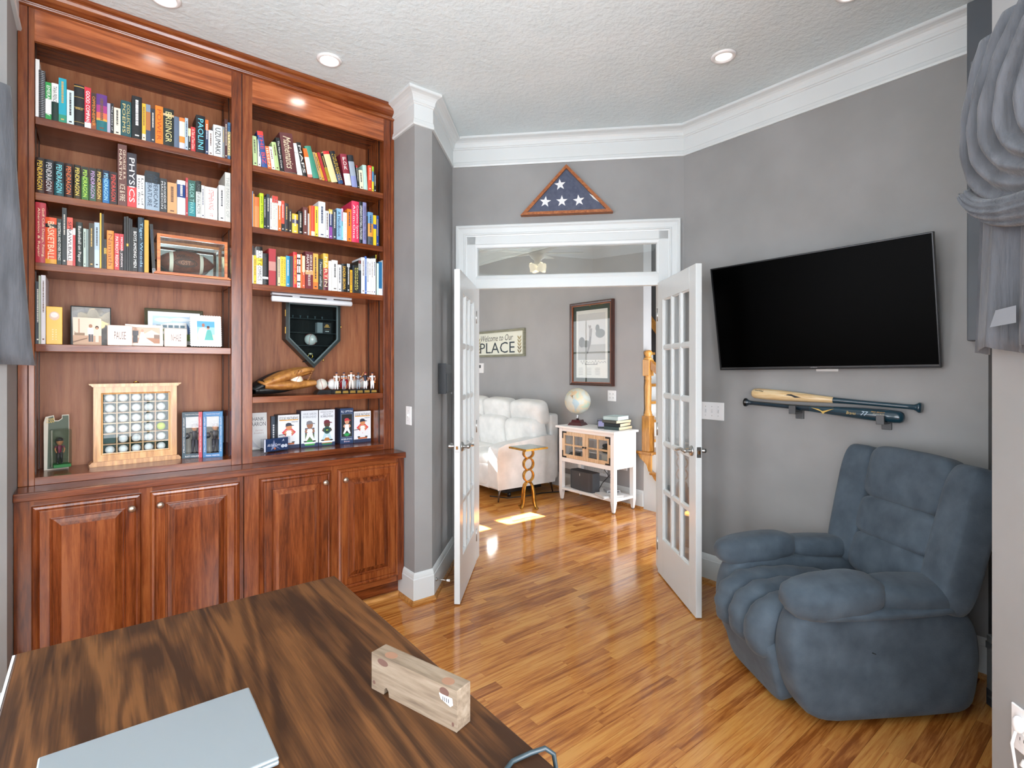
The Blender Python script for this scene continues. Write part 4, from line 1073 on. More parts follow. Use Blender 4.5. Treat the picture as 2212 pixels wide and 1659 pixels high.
# signed balls and player statuettes
bh = thing('ball_holder', 'low black stepped stand under the row of signed baseballs', 'stand', (1.21, 3.31, 1.2754))
MB().prism([(-.145, 0), (-.133, .018), (-.12, .022), (.17, .022), (.18, .018), (.19, 0)], -.035, .04, 'Y').build('plinth', black_m, bh)
for i, (x, col, lab) in enumerate(((-.105, 'e8e4d8', 'cream signed baseball at the glove end of the black stand'), (-.032, 'e8e8e6', 'white signed baseball second along the black stand from the gloves'), (.042, 'b02430', 'red signed baseball behind the player statuettes'), (.104, 'd8d6d0', 'grey white signed baseball next to the red baseball'), (.165, 'dcdad4', 'white signed baseball at the side panel end of the stand'))):
    baseball(lab, (1.21 + x, 3.31, 1.2980 + .0355), .0355, col, (.3 * i, .2, .5 + .4 * i), '3a4a40' if col != 'b02430' else None, 'baseballs in the bookcase')
FIG = [('f0f0ee', 'eeeeec', '2a3050', 'd0987a', dict(), 'white uniform, arms down, beside the signed balls'), ('a8b0b8', 'a0a8b0', '2a3050', 'd0987a', dict(glove=(0, -.1, .66), arm_l=[(-.12, 0, .76), (-.15, -.04, .64), (-.03, -.1, .66)], arm_r=[(.12, 0, .76), (.15, -.04, .64), (.03, -.1, .66)]), 'grey uniform holding a glove at the chest'),
       ('f2f2f0', 'ecdfd4', '2c2420', 'd8a080', dict(bat=((-.14, -.08, .48), (-.34, -.1, .08)), stance=.02), 'white uniform leaning on a lowered bat'), ('9aa4ae', '98a2ac', '2a2c3c', '6a4634', dict(bat=((.06, -.1, .6), (.3, -.06, .98)), arm_l=[(-.12, 0, .76), (-.13, -.08, .62), (.05, -.1, .6)], arm_r=[(.12, 0, .76), (.16, -.06, .66), (.07, -.1, .62)]), 'grey uniform holding a raised bat'),
       ('232c40', 'f0f0f0', '8a2430', 'd0987a', dict(), 'navy jersey with white trousers'), ('f0f2f4', 'f0f0f0', '232a40', 'd09070', dict(glove=(.12, -.06, .42)), 'white uniform with a glove low at the side')]
for i, (sh, tr, cp, sk, kw, lab) in enumerate(FIG):
    x = 1.176 + i * .0455; y = 3.236 - i * .003
    t = thing('player_statuette', 'small statuette of a ball player, ' + lab, 'statuette', (x, y, 1.2756), group='player statuettes')
    MB().box(-.021, .021, -.022, .03, 0, .020).build('base', black_m, t, bevel=.001)
    MB().add([(-.018, -.0225, .003), (.018, -.0225, .003), (.016, -.0222, .018), (-.016, -.0222, .018)], [(0, 1, 2, 3)]).build('name_plate', mat('b8944a', .35, .7), t)
    figurine(t, (0, .006, .020), .126 if i == 2 else .116, sh, tr, cp, sk, **kw)

# boxed figures on the bay floor of the door side
def carton(name, lab, x0, x1, y, h, d, front, side, rotz=0.0, group='boxed player figures', z=.9452, foot=None):
    w = x1 - x0; t = thing(name, lab, 'box', ((x0 + x1) / 2, y, z), rotz, group)
    mb = MB().box(-w / 2, w / 2, 0, d, 0, h)
    mb.m = [1, 1, 0, 1, 1, 1]
    mb.build('carton', [mat(front, .35), mat(side, .4)], t, bevel=.0008, seg=1)
    if foot: picture(t, face_m(0, -.0002, 0), [('r', -w / 2, 0, w / 2, foot[0], foot[1])], 'printed_band')
    return t, w
def player_print(shirt, tr, cap, skin, base, bat=True, diamond=None):
    s = []
    if diamond: s.append(('p', [(-.042, 0), (0, .040), (.042, 0), (0, -.040)], diamond))
    s += [('p', [(-.022, .012), (.022, .012), (.016, -.022), (-.016, -.022)], shirt), ('p', [(-.016, -.02), (.016, -.02), (.03, -.06), (.02, -.062), (0, -.034), (-.02, -.062), (-.03, -.06)], tr), ('c', -.026, -.062, .010, .004, '1a1a1a'), ('c', .026, -.062, .010, .004, '1a1a1a'),
          ('p', [(-.022, .012), (-.03, -.004), (-.018, -.014), (-.012, -.010), (-.018, -.002), (-.012, .01)], skin), ('p', [(.022, .012), (.03, -.004), (.018, -.014), (.012, -.010), (.018, -.002), (.012, .01)], skin), ('c', 0, .034, .018, .021, skin), ('p', [(-.02, .036), (-.018, .054), (-.006, .060), (.010, .058), (.018, .046), (.030, .044), (.030, .040), (0, .040)], cap)]
    if bat: s.append(('p', [(-.06, -.012), (-.018, -.009), (-.018, -.013), (-.06, -.016)], '2a2a2c'))
    s.append(('r', -.032, -.076, .032, -.066, base))
    return s
def sc_shapes(shapes, k):
    out = []
    for s in shapes:
        if s[0] == 'r': out.append(('r', s[1] * k, s[2] * k, s[3] * k, s[4] * k, s[5]))
        elif s[0] == 'c': out.append(('c', s[1] * k, s[2] * k, s[3] * k, s[4] * k, s[5]))
        else: out.append(('p', [(a * k, b * k) for a, b in s[1]], s[2]))
    return out
t = props(MB().box(-.06, .06, 0, .028, 0, .222).build('book', mat('e2e2e0', .4), loc=(.752, 3.40, .9452), rot=(-R(4), 0, 0)), 'white book with a ball player cover standing on the bay floor', 'book')
text('HANK', t, face_m(.012, -.0004, .185), .062, .022, '4a4e54'); text('AARON', t, face_m(.012, -.0004, .155), .082, .024, '4a4e54')
text('barrier', t, face_m(.018, -.0004, .118), .045, .012, 'c0a8a4', shear=.3); text('breakers', t, face_m(.014, -.0004, .102), .056, .012, 'c0a8a4', shear=.3)
picture(t, face_m(0, -.0002, .05), [('c', -.045, .05, .016, .028, '5a5f78'), ('p', [(-.06, .03), (-.03, .035), (-.015, 0), (.01, -.03), (.03, -.045), (-.01, -.03), (-.06, -.03)], 'c8c8cc'), ('c', -.05, -.04, .01, .005, '2a2a2a'), ('c', .028, -.045, .01, .005, '2a2a2a'), ('r', -.06, -.05, .06, -.045, '8a8a86')], 'cover_print')
t, w = carton('game_case', 'narrow navy case with white lettering beside the white book', .838, .866, 3.42, .195, .03, '2a3a4c', '1e2a38')
o_ = picture(t, face_m(0, -.0002, .1), [('r', -.004, -.05 + .014 * i, .004, -.04 + .014 * i, 'e8e8e8') for i in range(7)], 'side_print')
for (x0, x1, y, lab, d) in ((.8600, .985, 3.352, 'white Eddie Mathews figure box behind the clear ticket holder', .09), (1.3235, 1.440, 3.333, 'white figure box with red diamond at the side panel end', .09)):
    t, w = carton('figure_box', lab.replace('Eddie Mathews ', 'red diamond '), x0, x1, y, .205, d, 'e6e8ea', '3a4048', foot=(.022, '2a3450'))
    text('EDDIE MATHEWS', t, face_m(0, -.0006, .183), w * .88, .018, '20262c'); picture(t, face_m(0, -.0002, .17), [('r', -w * .44, 0, w * .44, .006, 'e8a83a')], 'underline_print'); text('BOBBLEHEAD', t, face_m(w * .28, -.0006, .161), w * .3, .007, '2a3440')
    picture(t, face_m(0, -.0005, .098), sc_shapes(player_print('f0ece8', 'e8e8e8', '2a3040', 'd08a5c', 'b8602c', True, 'd84048'), .98))
t, w = carton('figure_box', 'pale figure box with a stadium base, second tall box', .990, 1.093, 3.335, .226, .10, 'dfe4ea', '2c3850', foot=(.024, '2c3c5c'))
text('HANK AARON', t, face_m(0, -.0006, .205), w * .78, .014, '8a929a'); text('BOBBLEHEAD', t, face_m(0, -.0006, .187), w * .78, .014, '8a929a')
picture(t, face_m(0, -.0005, .1), [('r', -.028, -.075, .028, .018, '5a7048'), ('r', -.028, -.02, .028, .018, '3a4050'), ('p', [(-.03, -.09), (.03, -.09), (.026, -.06), (-.026, -.06)], '3f9a48')] + sc_shapes(player_print('eceff2', 'e8ece8', '7a7a80', '9a6a50', 'e0e4e4', False), 1.05))
t, w = carton('figure_box', 'white figure box showing a player with a round green plaque', 1.0975, 1.198, 3.333, .226, .10, 'e4e8ee', '2c3850', foot=(.022, '2c3c5c'))
text('RONALD ACUNA JR.', t, face_m(0, -.0006, .211), w * .8, .010, '3a3e46'); text('2023 NL MVP', t, face_m(0, -.0006, .199), w * .5, .008, '3a3e46'); text('BOBBLEHEAD', t, face_m(0, -.0006, .185), w * .78, .013, '2a3040')
picture(t, face_m(0, -.0005, .1), [('p', [(-.034, -.085), (.034, -.085), (.016, -.05), (-.016, -.05)], 'b8783c'), ('r', -.03, -.095, .03, -.085, '2f7a58')] + sc_shapes(player_print('e8f0f0', 'b8d4dc', '6a2430', '5a382c', 'e0e8ec', False), 1.05) + [('c', 0, -.002, .022, .024, '1f5a50'), ('c', 0, -.002, .015, .017, '2a3a3c'), ('r', -.007, -.006, .007, .002, '8ab83a')])
t, w = carton('figure_box', 'navy figure box with a dark panel and green base', 1.233, 1.3195, 3.333, .229, .10, '2f4468', '24344f')
text('B.J. UPTON', t, face_m(0, -.0006, .207), w * .84, .017, 'f0f4f8'); text('BOBBLEHEAD', t, face_m(0, -.0006, .030), w * .82, .010, 'e8eef4'); text('Braves', t, face_m(0, -.0006, .015), w * .45, .010, 'e8c8d0', shear=.3)
picture(t, face_m(0, -.0004, .115), [('r', -.037, -.072, .037, .078, '8a949c'), ('r', -.035, -.070, .035, .076, '16191c'), ('p', [(-.028, -.055), (0, -.068), (.028, -.055), (0, -.044)], '2f9a50')] + sc_shapes(player_print('f0f0f0', 'ececec', 'c03a40', 'd09a78', '2f9a50', False), .85)[:-1])
tk = thing('ticket_holder', 'clear acrylic block with a navy ticket in front of the boxes', 'ticket holder', (.826, 3.262, .9454), R(17))
MB().box(-.085, .085, -.008, .016, 0, .083).build('acrylic_block', glass_mat('acrylic', 'f2f4f8', 1.35), tk); MB().box(-.072, .078, .002, .005, .006, .079).build('ticket', mat('223a60', .5), tk)
picture(tk, face_m(0, .0018, .042), [('r', -.072, -.036, -.062, .036, 'e8e8ec'), ('p', [(-.03, -.03), (-.012, .03), (.0, -.004), (.03, -.03), (.0, -.012)], '8a94b0'), ('c', .044, -.012, .012, .010, 'e0e4e8'), ('c', .064, -.012, .009, .010, 'e0e4e8'), ('c', -.006, -.022, .006, .006, 'd8703a')], 'ticket_print')
text('All-Star Game', tk, face_m(-.012, .0012, .042), .082, .015, 'f0f0f4', shear=.3); text('A', tk, face_m(.045, .0012, .064), .014, .014, 'f0f0f4', shear=.3)

# bay floor of the curtain side: carded figure, golf ball cabinet, boxed racers
bp = thing('carded_figure', 'blister carded golfer figure on a green base beside the stile', 'toy', (-.148, 3.36, .9454), R(12))
card = [(-.046, 0), (.046, 0), (.048, .18), (.047, .262), (.020, .262), (.020, .245), (.008, .236), (-.006, .236), (-.010, .262), (-.040, .256), (-.047, .23)]
MB().prism(card, 0, .003, 'Y').build('card_back', mat('cfc8b8', .6), bp); picture(bp, face_m(0, -.0004, 0), [('p', [(-.034, .005), (.044, .005), (.046, .18), (.045, .258), (.022, .258), (.022, .243), (.008, .232), (-.008, .232), (-.012, .258), (-.030, .252)], '3c4a34')], 'card_print')
text('TIGER', bp, face_m(-.023, -.0009, .243), .030, .010, 'd8b040', shear=.2); text('SLAM', bp, face_m(-.023, -.0009, .231), .030, .010, 'd8b040', shear=.2)
bl = MB().box(-.026, .045, -.075, -.001, .014, .196); bl.build('blister', glass_mat('blister_plastic', 'eef0ea', 1.3), bp, bevel=.006)
MB().box(-.022, .042, -.07, -.008, .016, .030).build('green_base', mat('1f7a3c', .5), bp)
figurine(bp, (.006, -.036, .030), .112, '6a2040', '1c2024', '14161a', 'a8744c', head=2.0)
def wood_display():
    d = thing('golf_ball_cabinet', 'pale maple hanging cabinet of golf balls standing on the bay floor', 'display case', (.164, 3.385, .9454), R(3))
    mp = wood_mat('maple_cabinet', 'b07a42', 'cf9a5c', 'dfb27a', 'Z', 6, .3, .2); w, h, dp = .352, .395, .058
    MB().prism([(-w / 2 - .018, .010), (-w / 2 - .014, .004), (-w / 2 - .018, 0), (w / 2 + .018, 0), (w / 2 + .014, .004), (w / 2 + .018, .010), (w / 2 + .006, .024), (-w / 2 - .006, .024)], -dp - .012, .0, 'Y').build('plinth', mp, d)
    MB().prism([(-w / 2 - .004, h), (w / 2 + .004, h), (w / 2 + .010, h + .008), (w / 2 + .016, h + .010), (w / 2 + .019, h + .016), (-w / 2 - .019, h + .016), (-w / 2 - .016, h + .010), (-w / 2 - .010, h + .008)], -dp - .012, 0, 'Y').build('cornice', mp, d)
    MB().ring(-w / 2, w / 2, .024, h, [(0, 0), (0, .012), (.030, .012), (.033, .009), (.038, .008), (.038, 0)], y0=-dp + .012).build('door_frame', mp, d)
    MB().box(-w / 2 + .002, -w / 2 + .010, -dp + .012, 0, .024, h).build('side', mp, d); MB().box(w / 2 - .010, w / 2 - .002, -dp + .012, 0, .024, h).build('side', mp, d)
    MB().box(-w / 2 + .010, w / 2 - .010, -.005, 0, .024, h).build('green_back', mat('1c4a44', .8), d)
    sx = [-.136, -.0815, -.0272, .0272, .0815, .136]
    for x in sx[1:-1]: MB().box(x - .0022, x + .0022, -.048, -.005, .04, h - .02).build('divider', mp, d)
    for k in range(7): MB().box(-w / 2 + .010, w / 2 - .010, -.048, -.005, .052 + k * .0525 - .0022, .052 + k * .0525 + .0022).build('divider_shelf', mp, d)
    MB().box(-w / 2 + .03, w / 2 - .03, -dp + .006, -dp + .008, .055, h - .03).build('acrylic_door', glass_mat('acrylic_door', 'f4f8f8', 1.28), d)
    MB().tube([(-.012, -.03, h + .018), (0, -.03, h + .026), (.012, -.03, h + .018)], .003, 6).build('hanger', brass_m, d)
    me = MB().ball((0, 0, .0205), .0205, 18).mesh('golf_ball', mat('eef0f2', .25)); me2 = me.copy(); me2.materials.clear(); me2.materials.append(mat('cfe040', .3))
    M = wm(d)
    rn = ['bottom', 'second', 'third', 'fourth', 'fifth', 'top']; cn = ['curtain end', 'second from the curtain end', 'middle', 'second from the divider end', 'divider end']
    for k in range(6):
        for i in range(5):
            if k == 1 and i == 0: continue
            p = M @ V(((sx[i] + sx[i + 1]) / 2, -.027, .0545 + k * .0525)); yel = (k == 2 and i == 4)
            o = link('golf_ball', me2 if yel else me, loc=p)
            props(o, 'yellow golf ball in the maple cabinet' if yel else f'white golf ball, {cn[i]} of the {rn[k]} row, maple cabinet', 'golf ball', 'golf balls in the maple cabinet')
wood_display()
def racer(x, y, rz, c0, c1, top, name_txt, lab, split):
    w, d, h = .094, .080, .250
    t = thing('figure_box', lab, 'box', (x, y, .9454), rz, 'boxed racing figures')
    mb = MB(); mb.box(-w / 2, w / 2, d - .002, d, 0, h); mb.box(-w / 2, -w / 2 + .002, 0, d, 0, h); mb.box(-w / 2, w / 2, 0, d, h - .002, h, 0); mb.box(-w / 2, w / 2, 0, d, 0, .002)
    mb.build('carton', mat(c0, .35), t)
    sd = MB(); X = w / 2; sd.box(X - .002, X, 0, .016, 0, h); sd.box(X - .002, X, d - .014, d, 0, h); sd.box(X - .002, X, .016, d - .014, 0, .07); sd.box(X - .002, X, .016, d - .014, h - .03, h); sd.build('side_panel', mat(c1, .35), t)
    fr = MB(); a = .017
    for (x0, x1, z0, z1) in ((-w / 2, -w / 2 + a, 0, h), (w / 2 - a, w / 2, 0, h), (-w / 2 + a, w / 2 - a, 0, .022), (-w / 2 + a, w / 2 - a, h - .026, h)): fr.box(x0, x1, -.0015, 0, z0, z1, 1 if x0 > .0 else 0)
    fr.build('front_panel', [mat(c0, .35), mat(c1, .35)], t); MB().box(-w / 2 + a, w / 2 - a, .0005, .001, .022, h - .026).build('window_film', glass_m, t)
    MB().box(-w / 2 + .004, w / 2 - .004, d - .006, d - .003, .004, h - .004).build('liner', mat('8a8a80', .5), t)
    text('"Legends of the Track"', t, face_m(0, -.0022, h - .013), w * .72, .007, 'f0e8e0'); text(name_txt, t, face_m(0, -.0022, .010), w * .68, .008, 'f0f0f0')
    for sx in (-1, 1): text('LIMITED EDITION COLLECTIBLE', t, face_m(sx * (w / 2 - a / 2), -.0022, h * .5, 'spine'), h * .76, .006, 'e8e4e0')
    figurine(t, (.008, .045, .02), .152, '1c2430', '1a2030', '4a3226', 'c08a66', head=1.7, arm_l=[(-.12, 0, .76), (-.2, -.06, .66), (-.24, -.12, .6)])
    f2 = MB().ball((-.028, .026, .118), .017, 14); f2.build('helmet', mat('20262e', .2), t); MB().box(-.012, .03, .02, .06, .003, .022).build('plinth', mat('2a3a4a', .4), t)
    MB().box(-.006, .022, .0305, .033, .196 - .012, .196 - .006).build('sunglasses', mat('0c0c0e', .2), t)
racer(.412, 3.320, -R(12), '173a48', 'b83040', 'x', 'RUSTY WALLACE', 'dark teal and red window box with a racing driver figure', True)
racer(.505, 3.285, -R(14), '1f6aa0', '2474a8', 'x', 'MARK MARTIN', 'blue window box with a racing driver figure', False)
# ------------------------------------------------------------------ the study
# television on a tilting arm
tv = thing('television', 'large black flat television tilted down on the grey wall', 'television', (3.114, 1.258, 1.749), rot=(Matrix.Rotation(-R(90) - R(-1.7), 4, 'Z') @ Matrix.Rotation(R(9.5), 4, 'X') @ Matrix.Rotation(-R(.8), 4, 'Y')).to_euler())
w, h = 1.12, .647
MB().box(-w / 2, w / 2, .0, .018, -h / 2, h / 2).build('shell', mat('151617', .4), tv, bevel=.002)
MB().ring(-w / 2, w / 2, -h / 2, h / 2, [(0, 0), (0, .008), (.002, .010), (.007, .010), (.009, .004), (.009, 0)]).build('bezel', mat('3a3b3d', .3, .6), tv)
MB().box(-w / 2 + .006, w / 2 - .006, -.006, .0, -h / 2 + .0005, -h / 2 + .016).build('chin', mat('4a4b4d', .35, .5), tv)
MB().box(-w / 2 + .009, w / 2 - .009, -.003, .0, -h / 2 + .016, h / 2 - .009).build('screen', mat('000000', .35, spec=.04, name='dark_screen'), tv)
text('VIZIO', tv, face_m(-.005, -.0066, -h / 2 + .0085), .036, .007, 'd8d8d8')
MB().box(-.3, .3, .018, .045, -.2, .12).build('back_housing', mat('151617', .5), tv)
MB().box(-.12, .12, .045, .06, -.14, .12).build('mount_plate', mat('222222', .5, .5), tv)
MB().box(-.05, .05, .055, .10, -.06, .06).build('mount_arm', mat('222222', .5, .5), tv)

def plate(name, lab, cat, loc, rotz, w, h, kind, n=1):
    """wall plate facing local -y"""
    t = thing(name, lab, cat, loc, rotz)
    MB().box(-w / 2, w / 2, -.006, 0, -h / 2, h / 2).build('cover_plate', white_m, t, bevel=.003)
    for i in range(n):
        x = (i - (n - 1) / 2) * .046
        if kind == 'switch':
            MB().box(x - .006, x + .006, -.0075, -.005, -.012, .012).build('slot', mat('dcdcdc', .5), t); MB().box(x - .004, x + .004, -.017, -.006, -.002, .008).build('toggle', white_m, t)
            for s in (-1, 1): MB().lathe([(0, .002), (.003, .002), (.003, 0)], 8, Matrix.Translation((x, -.006, s * .030)) @ Matrix.Rotation(pi / 2, 4, 'X')).build('screw', mat('c8c8c8', .4, .6), t)
        elif kind == 'outlet':
            for s in (-1, 1):
                MB().prism([(x + .016 * cos(a), s * .020 + min(.014, max(-.014, .017 * sin(a)))) for a in [2 * pi * q / 16 for q in range(16)]], -.0085, -.005, 'Y').build('socket', mat('e4e4e4', .4), t)
                for q in (-1, 1): MB().box(x + q * .006 - .001, x + q * .006 + .001, -.0089, -.008, s * .020 - .003, s * .020 + .005).build('slot', mat('4a4a4a', .5), t)
    return t
EAST = -pi / 2
plate('light_switch', 'white triple toggle switch plate right of the glazed door', 'switch', (3.23, 1.92, 1.148), EAST, .172, .118, 'switch', 3)
plate('cable_plate', 'small white wall plate peeking out below the television', 'wall plate', (3.23, 1.216, 1.452), EAST, .115, .07, 'blank')
plate('light_switch', 'white single toggle switch on the end wall beside the bookcase', 'switch', (1.523, 2.947, 1.14), EAST, .07, .115, 'switch', 1)
plate('light_switch', 'white switch plate on the diagonal wall behind the open door', 'switch', (2.045, 3.300, 1.30), R(-90 - 46.3 + 180) + pi, .07, .115, 'switch', 1)
pl = plate('power_outlet', 'white outlet plate low on the near wall below the curtain', 'outlet', (1.847, .235, .51), pi * 1.25 , .075, .114, 'outlet', 1)
MB().ball((-.004, -.014, .018), (.014, .012, .022), 12).build('plug', white_m, pl)
MB().tube([(-.004, -.02, .0), (-.002, -.03, -.03), (.0, -.024, -.08), (.004, -.02, -.14), (.004, -.02, -.22)], .0035, 8).build('cord', white_m, pl)
MB().tube([(.02, -.012, -.06), (.02, -.02, -.075)], .009, 8).build('plug', white_m, pl)

# bats on wall hooks
bt_prof = [(0, 0), (.020, .0), (.026, .004), (.0265, .012), (.021, .02), (.014, .032), (.0125, .06), (.0125, .22), (.0135, .30), (.0165, .40), (.022, .50), (.0275, .60), (.0315, .68), (.0328, .76), (.032, .82), (.0295, .845), (.022, .857), (.010, .862), (0, .863)]
def bat(lab, p0, p1, cols, knob):
    p0, p1 = V(p0), V(p1); q = (p1 - p0).to_track_quat('Z', 'Y'); k = (p1 - p0).length / .863
    t = thing('baseball_bat', lab, 'bat', p0, rot=(q.to_matrix()).to_euler(), group='bats on the wall hooks')
    cut = cols[2]
    a = [p for p in bt_prof if p[1] <= cut]; b = [a[-1]] + [p for p in bt_prof if p[1] > cut]
    if cols[3]:
        kb = [p for p in bt_prof if p[1] <= .022]; a = [kb[-1]] + [p for p in a if p[1] > .022]
        MB().lathe([(r, z * k) for r, z in kb], 24).build('knob', mat(cols[3], .15), t)
    MB().lathe([(r, z * k) for r, z in a], 24).build('handle', mat(cols[0], .2, coat=.5), t)
    MB().lathe([(r, z * k) for r, z in b], 24).build('barrel', cols[1], t)
    return t
bx = 3.172
navy = mat('1b3a48', .18, coat=.6, name='navy_lacquer')
natural = wood_mat('blond_maple_bat', 'c8a06a', 'dcbf90', 'e8d2aa', 'Y', 5, .25, .4, tone=.1)
B1 = bat('navy baseball bat with gold print resting on both wall hooks', (bx, 1.668, 1.222), (bx, .838, 1.186), ('1a2c38', navy, .40, '141414'), True)
B2 = bat('two-tone bat with blond barrel and navy handle above the navy bat', (3.196, .775, 1.238), (3.196, 1.632, 1.280), ('1b3a48', natural, .47, None), True)
def wallprint(body, y, z, w_, h_, col, rot, shear=0, x=3.138): 
    t = body[1]; M = wm(t).inverted() @ Matrix.Translation((x, y, z)) @ Matrix(((0, 0, -1, 0), (-1, 0, 0, 0), (0, 1, 0, 0), (0, 0, 0, 1))) @ Matrix.Rotation(R(rot), 4, 'Z')
    if isinstance(body[0], str): text(body[0], t, M, w_, h_, col, shear=shear)
    else: picture(t, M, body[0], 'printed_mark')
tick = [('p', [(-.06, .008), (-.02, .004), (.0, -.006), (.03, .004), (.06, .014), (.012, -.012), (.004, -.022), (-.008, -.008)], 'c8a850')]
wallprint((tick, B1), 1.21, 1.203, 0, 0, '', -2.5, x=3.1465)
wallprint(('Braves', B1), 1.068, 1.197, .045, .016, 'c8b070', -2.5, .3, x=3.1415); wallprint(('PRO SELECT', B1), .945, 1.208, .062, .006, 'd0a040', -2.5, .2, x=3.1405); wallprint(('ATLANTA BRAVES', B1), .942, 1.198, .05, .005, 'c8b888', -2.5, x=3.1395)
wallprint(('77', B1), 1.005, 1.198, .034, .022, 'b8d0e0', -2.5, .35, x=3.1388)
tick2 = [('p', [(-.06, -.008), (-.03, .006), (.0, .004), (.02, -.004), (.055, .0), (.02, .008), (.0, .014), (-.02, .012)], '1a1a1c')]
wallprint((tick2, B2), 1.385, 1.2685, 0, 0, '', -3, x=3.1665)
wallprint(('Mizuno', B2), 1.572, 1.296, .052, .011, '1a1a1c', 177, .3, x=3.1655); wallprint(('CLASSIC', B2), 1.59, 1.281, .030, .004, 'b08a50', 177, x=3.163)
for y, zz in ((1.36, 1.185), (.93, 1.160)):
    t = thing('bat_hook', 'grey wooden wall hook under the knob end of the bats' if y > 1.2 else 'grey wooden wall hook under the barrel end of the bats', 'hook', (3.23, y, zz), EAST, 'wall hooks for the bats')
    gm = mat('4a4c4e', .4); MB().box(-.022, .022, -.014, 0, -.045, .012).build('back_plate', gm, t, bevel=.002); MB().box(-.018, .018, -.10, -.012, -.012, .0).build('arm', gm, t, bevel=.002); MB().box(-.018, .018, -.112, -.096, -.012, .034).build('upturn', gm, t, bevel=.002)

# flag case over the doors
fl = thing('flag_case', 'triangular oak case with a folded starred flag above the doors', 'flag case', tuple(DW @ V((.8185, .002, 2.535))), rot=Matrix(((-DWu.x, -DWn.x, 0), (-DWu.y, -DWn.y, 0), (0, 0, 1))).to_euler())
def tri(o_): return [(-.328 + o_ * 2.44, o_), (.328 - o_ * 2.44, o_), (0, .349 - o_ * 1.37)]
def tri_ring(o0, o1, y0, y1):
    a, b = tri(o0), tri(o1); mb = MB(); n = 3
    vs = [(x, y0, z) for x, z in a] + [(x, y1, z) for x, z in a] + [(x, y0, z) for x, z in b] + [(x, y1, z) for x, z in b]
    for i in range(n):
        j = (i + 1) % n; mb.add(vs, [(i, j, n + j, n + i), (2 * n + i, 3 * n + i, 3 * n + j, 2 * n + j), (i, 2 * n + i, 2 * n + j, j), (n + i, n + j, 3 * n + j, 3 * n + i)])
    return mb
fw = wood_mat('red_oak_frame', '8a4a20', 'a8622e', 'bc7a42', 'X', 8, .4)
tri_ring(0, .020, -.055, 0).build('frame', fw, fl)
MB().prism(tri(.012), -.012, 0, 'Y').build('back', mat('2a2018', .8), fl)
flag_m = noise_mat('navy_flag_cloth', '39425c', '4a536c', (60, 60, 60), .8, .4, (420, 420, 420), bdist=.002, kind='Object')
MB().prism(tri(.0205), -.040, -.013, 'Y').build('folded_flag', flag_m, fl)
t3 = tri(.021); MB().add([(t3[2][0], -.0445, t3[2][1] - .01), (t3[1][0] - .004, -.0445, t3[1][1] + .001), (t3[1][0] - .06, -.0405, t3[1][1] + .001), (t3[2][0] - .008, -.0405, t3[2][1] - .02)], [(0, 1, 2, 3)]).build('flag_fold', flag_m, fl)
MB().add([(.16, -.0450, .136), (.225, -.0450, .098), (.235, -.0450, .068), (.19, -.0450, .10)], [(0, 1, 2, 3)]).build('white_stripe', mat('e4e6e0', .8), fl)
for cx, cz, ph in ((-.045, .21, .10), (-.15, .092, -.1), (-.032, .092, .0), (.088, .092, .12)):
    pts = [((.042 if i % 2 == 0 else .017) * cos(pi / 2 + ph + pi * i / 5) + cx, (.042 if i % 2 == 0 else .017) * sin(pi / 2 + ph + pi * i / 5) + cz) for i in range(10)]
    MB().prism(pts, -.0408, -.0396, 'Y').build('star', mat('f0f2f2', .7), fl)
MB().prism(tri(.019), -.050, -.0485, 'Y').build('glass', glass_m, fl)

# metal box and door stop on the stub wall
wb = thing('wall_box', 'grey metal box mounted on the wall behind the open glazed door', 'box', (1.80, 3.041, 1.27), atan2(.456, .432))
MB().box(-.06, .13, -.05, -.002, 0, .19).build('housing', mat('6a6c6e', .4, .5), wb, bevel=.003); MB().box(-.064, -.058, -.053, -.002, -.004, .196).build('end_plate', mat('2a2c2e', .4, .5), wb); MB().box(-.05, .12, -.056, -.05, .0, .13).build('door', mat('4a4c50', .35, .5), wb)
ds = thing('door_stop', 'spring door stop with white tip on the stub baseboard', 'door stop', (1.668 + .012, 2.903 - .012, .105), atan2(.456, .432) - pi / 2)
MB().tube([(0, 0, 0), (.006, 0, 0), (.012, 0, 0)], [.012, .010, .004], 12).build('flange', steel_m, ds); MB().tube([(.01, 0, 0), (.07, 0, -.004)], .0035, 8).build('rod', steel_m, ds); MB().tube([(.068, 0, -.004), (.072, 0, -.004), (.088, 0, -.005), (.09, 0, -.005)], [.005, .0075, .0075, .005], 12).build('tip', white_m, ds)

# ------------------------------------------------------------------ recliner
suede = noise_mat('slate_suede', '414c56', '56636e', (11, 11, 11), .85, .3, (150, 150, 150), detail=7, lo=.28, hi=.72, sheen=.12, spec=.2, bdist=.003)
rc = thing('recliner', 'slate grey suede recliner with pillow arms facing the bookcase', 'recliner', (2.70, .972, 0), R(146.6))
def puff(name, c, r, e=.6, rot=(0, 0, 0), n=32, wr=0.0, parent=rc, fn=None):
    Mr = (Matrix.Rotation(rot[2], 4, 'Z') @ Matrix.Rotation(rot[1], 4, 'Y') @ Matrix.Rotation(rot[0], 4, 'X'))
    mb = MB(); q = lambda x: math.copysign(abs(x) ** e, x); nz = max(9, n // 2 + 1)
    def f(u, w_):
        a = 2 * pi * u; b = -pi / 2 + pi * w_
        x, y, z = q(cos(b)) * q(cos(a)), q(cos(b)) * q(sin(a)), q(sin(b))
        k = 1.0
        if wr: k += wr * (sin(a * 9 + 2 * b) * .5 + sin(a * 14 - b * 5) * .5) * cos(b) ** 2
        p = V((x * r[0] * k, y * r[1] * k, z * r[2] * k))
        if fn: p = fn(p)
        return Mr @ p + V(c)
    mb.grid(f, n, nz, cu=True)
    return mb.build(name, suede, parent)
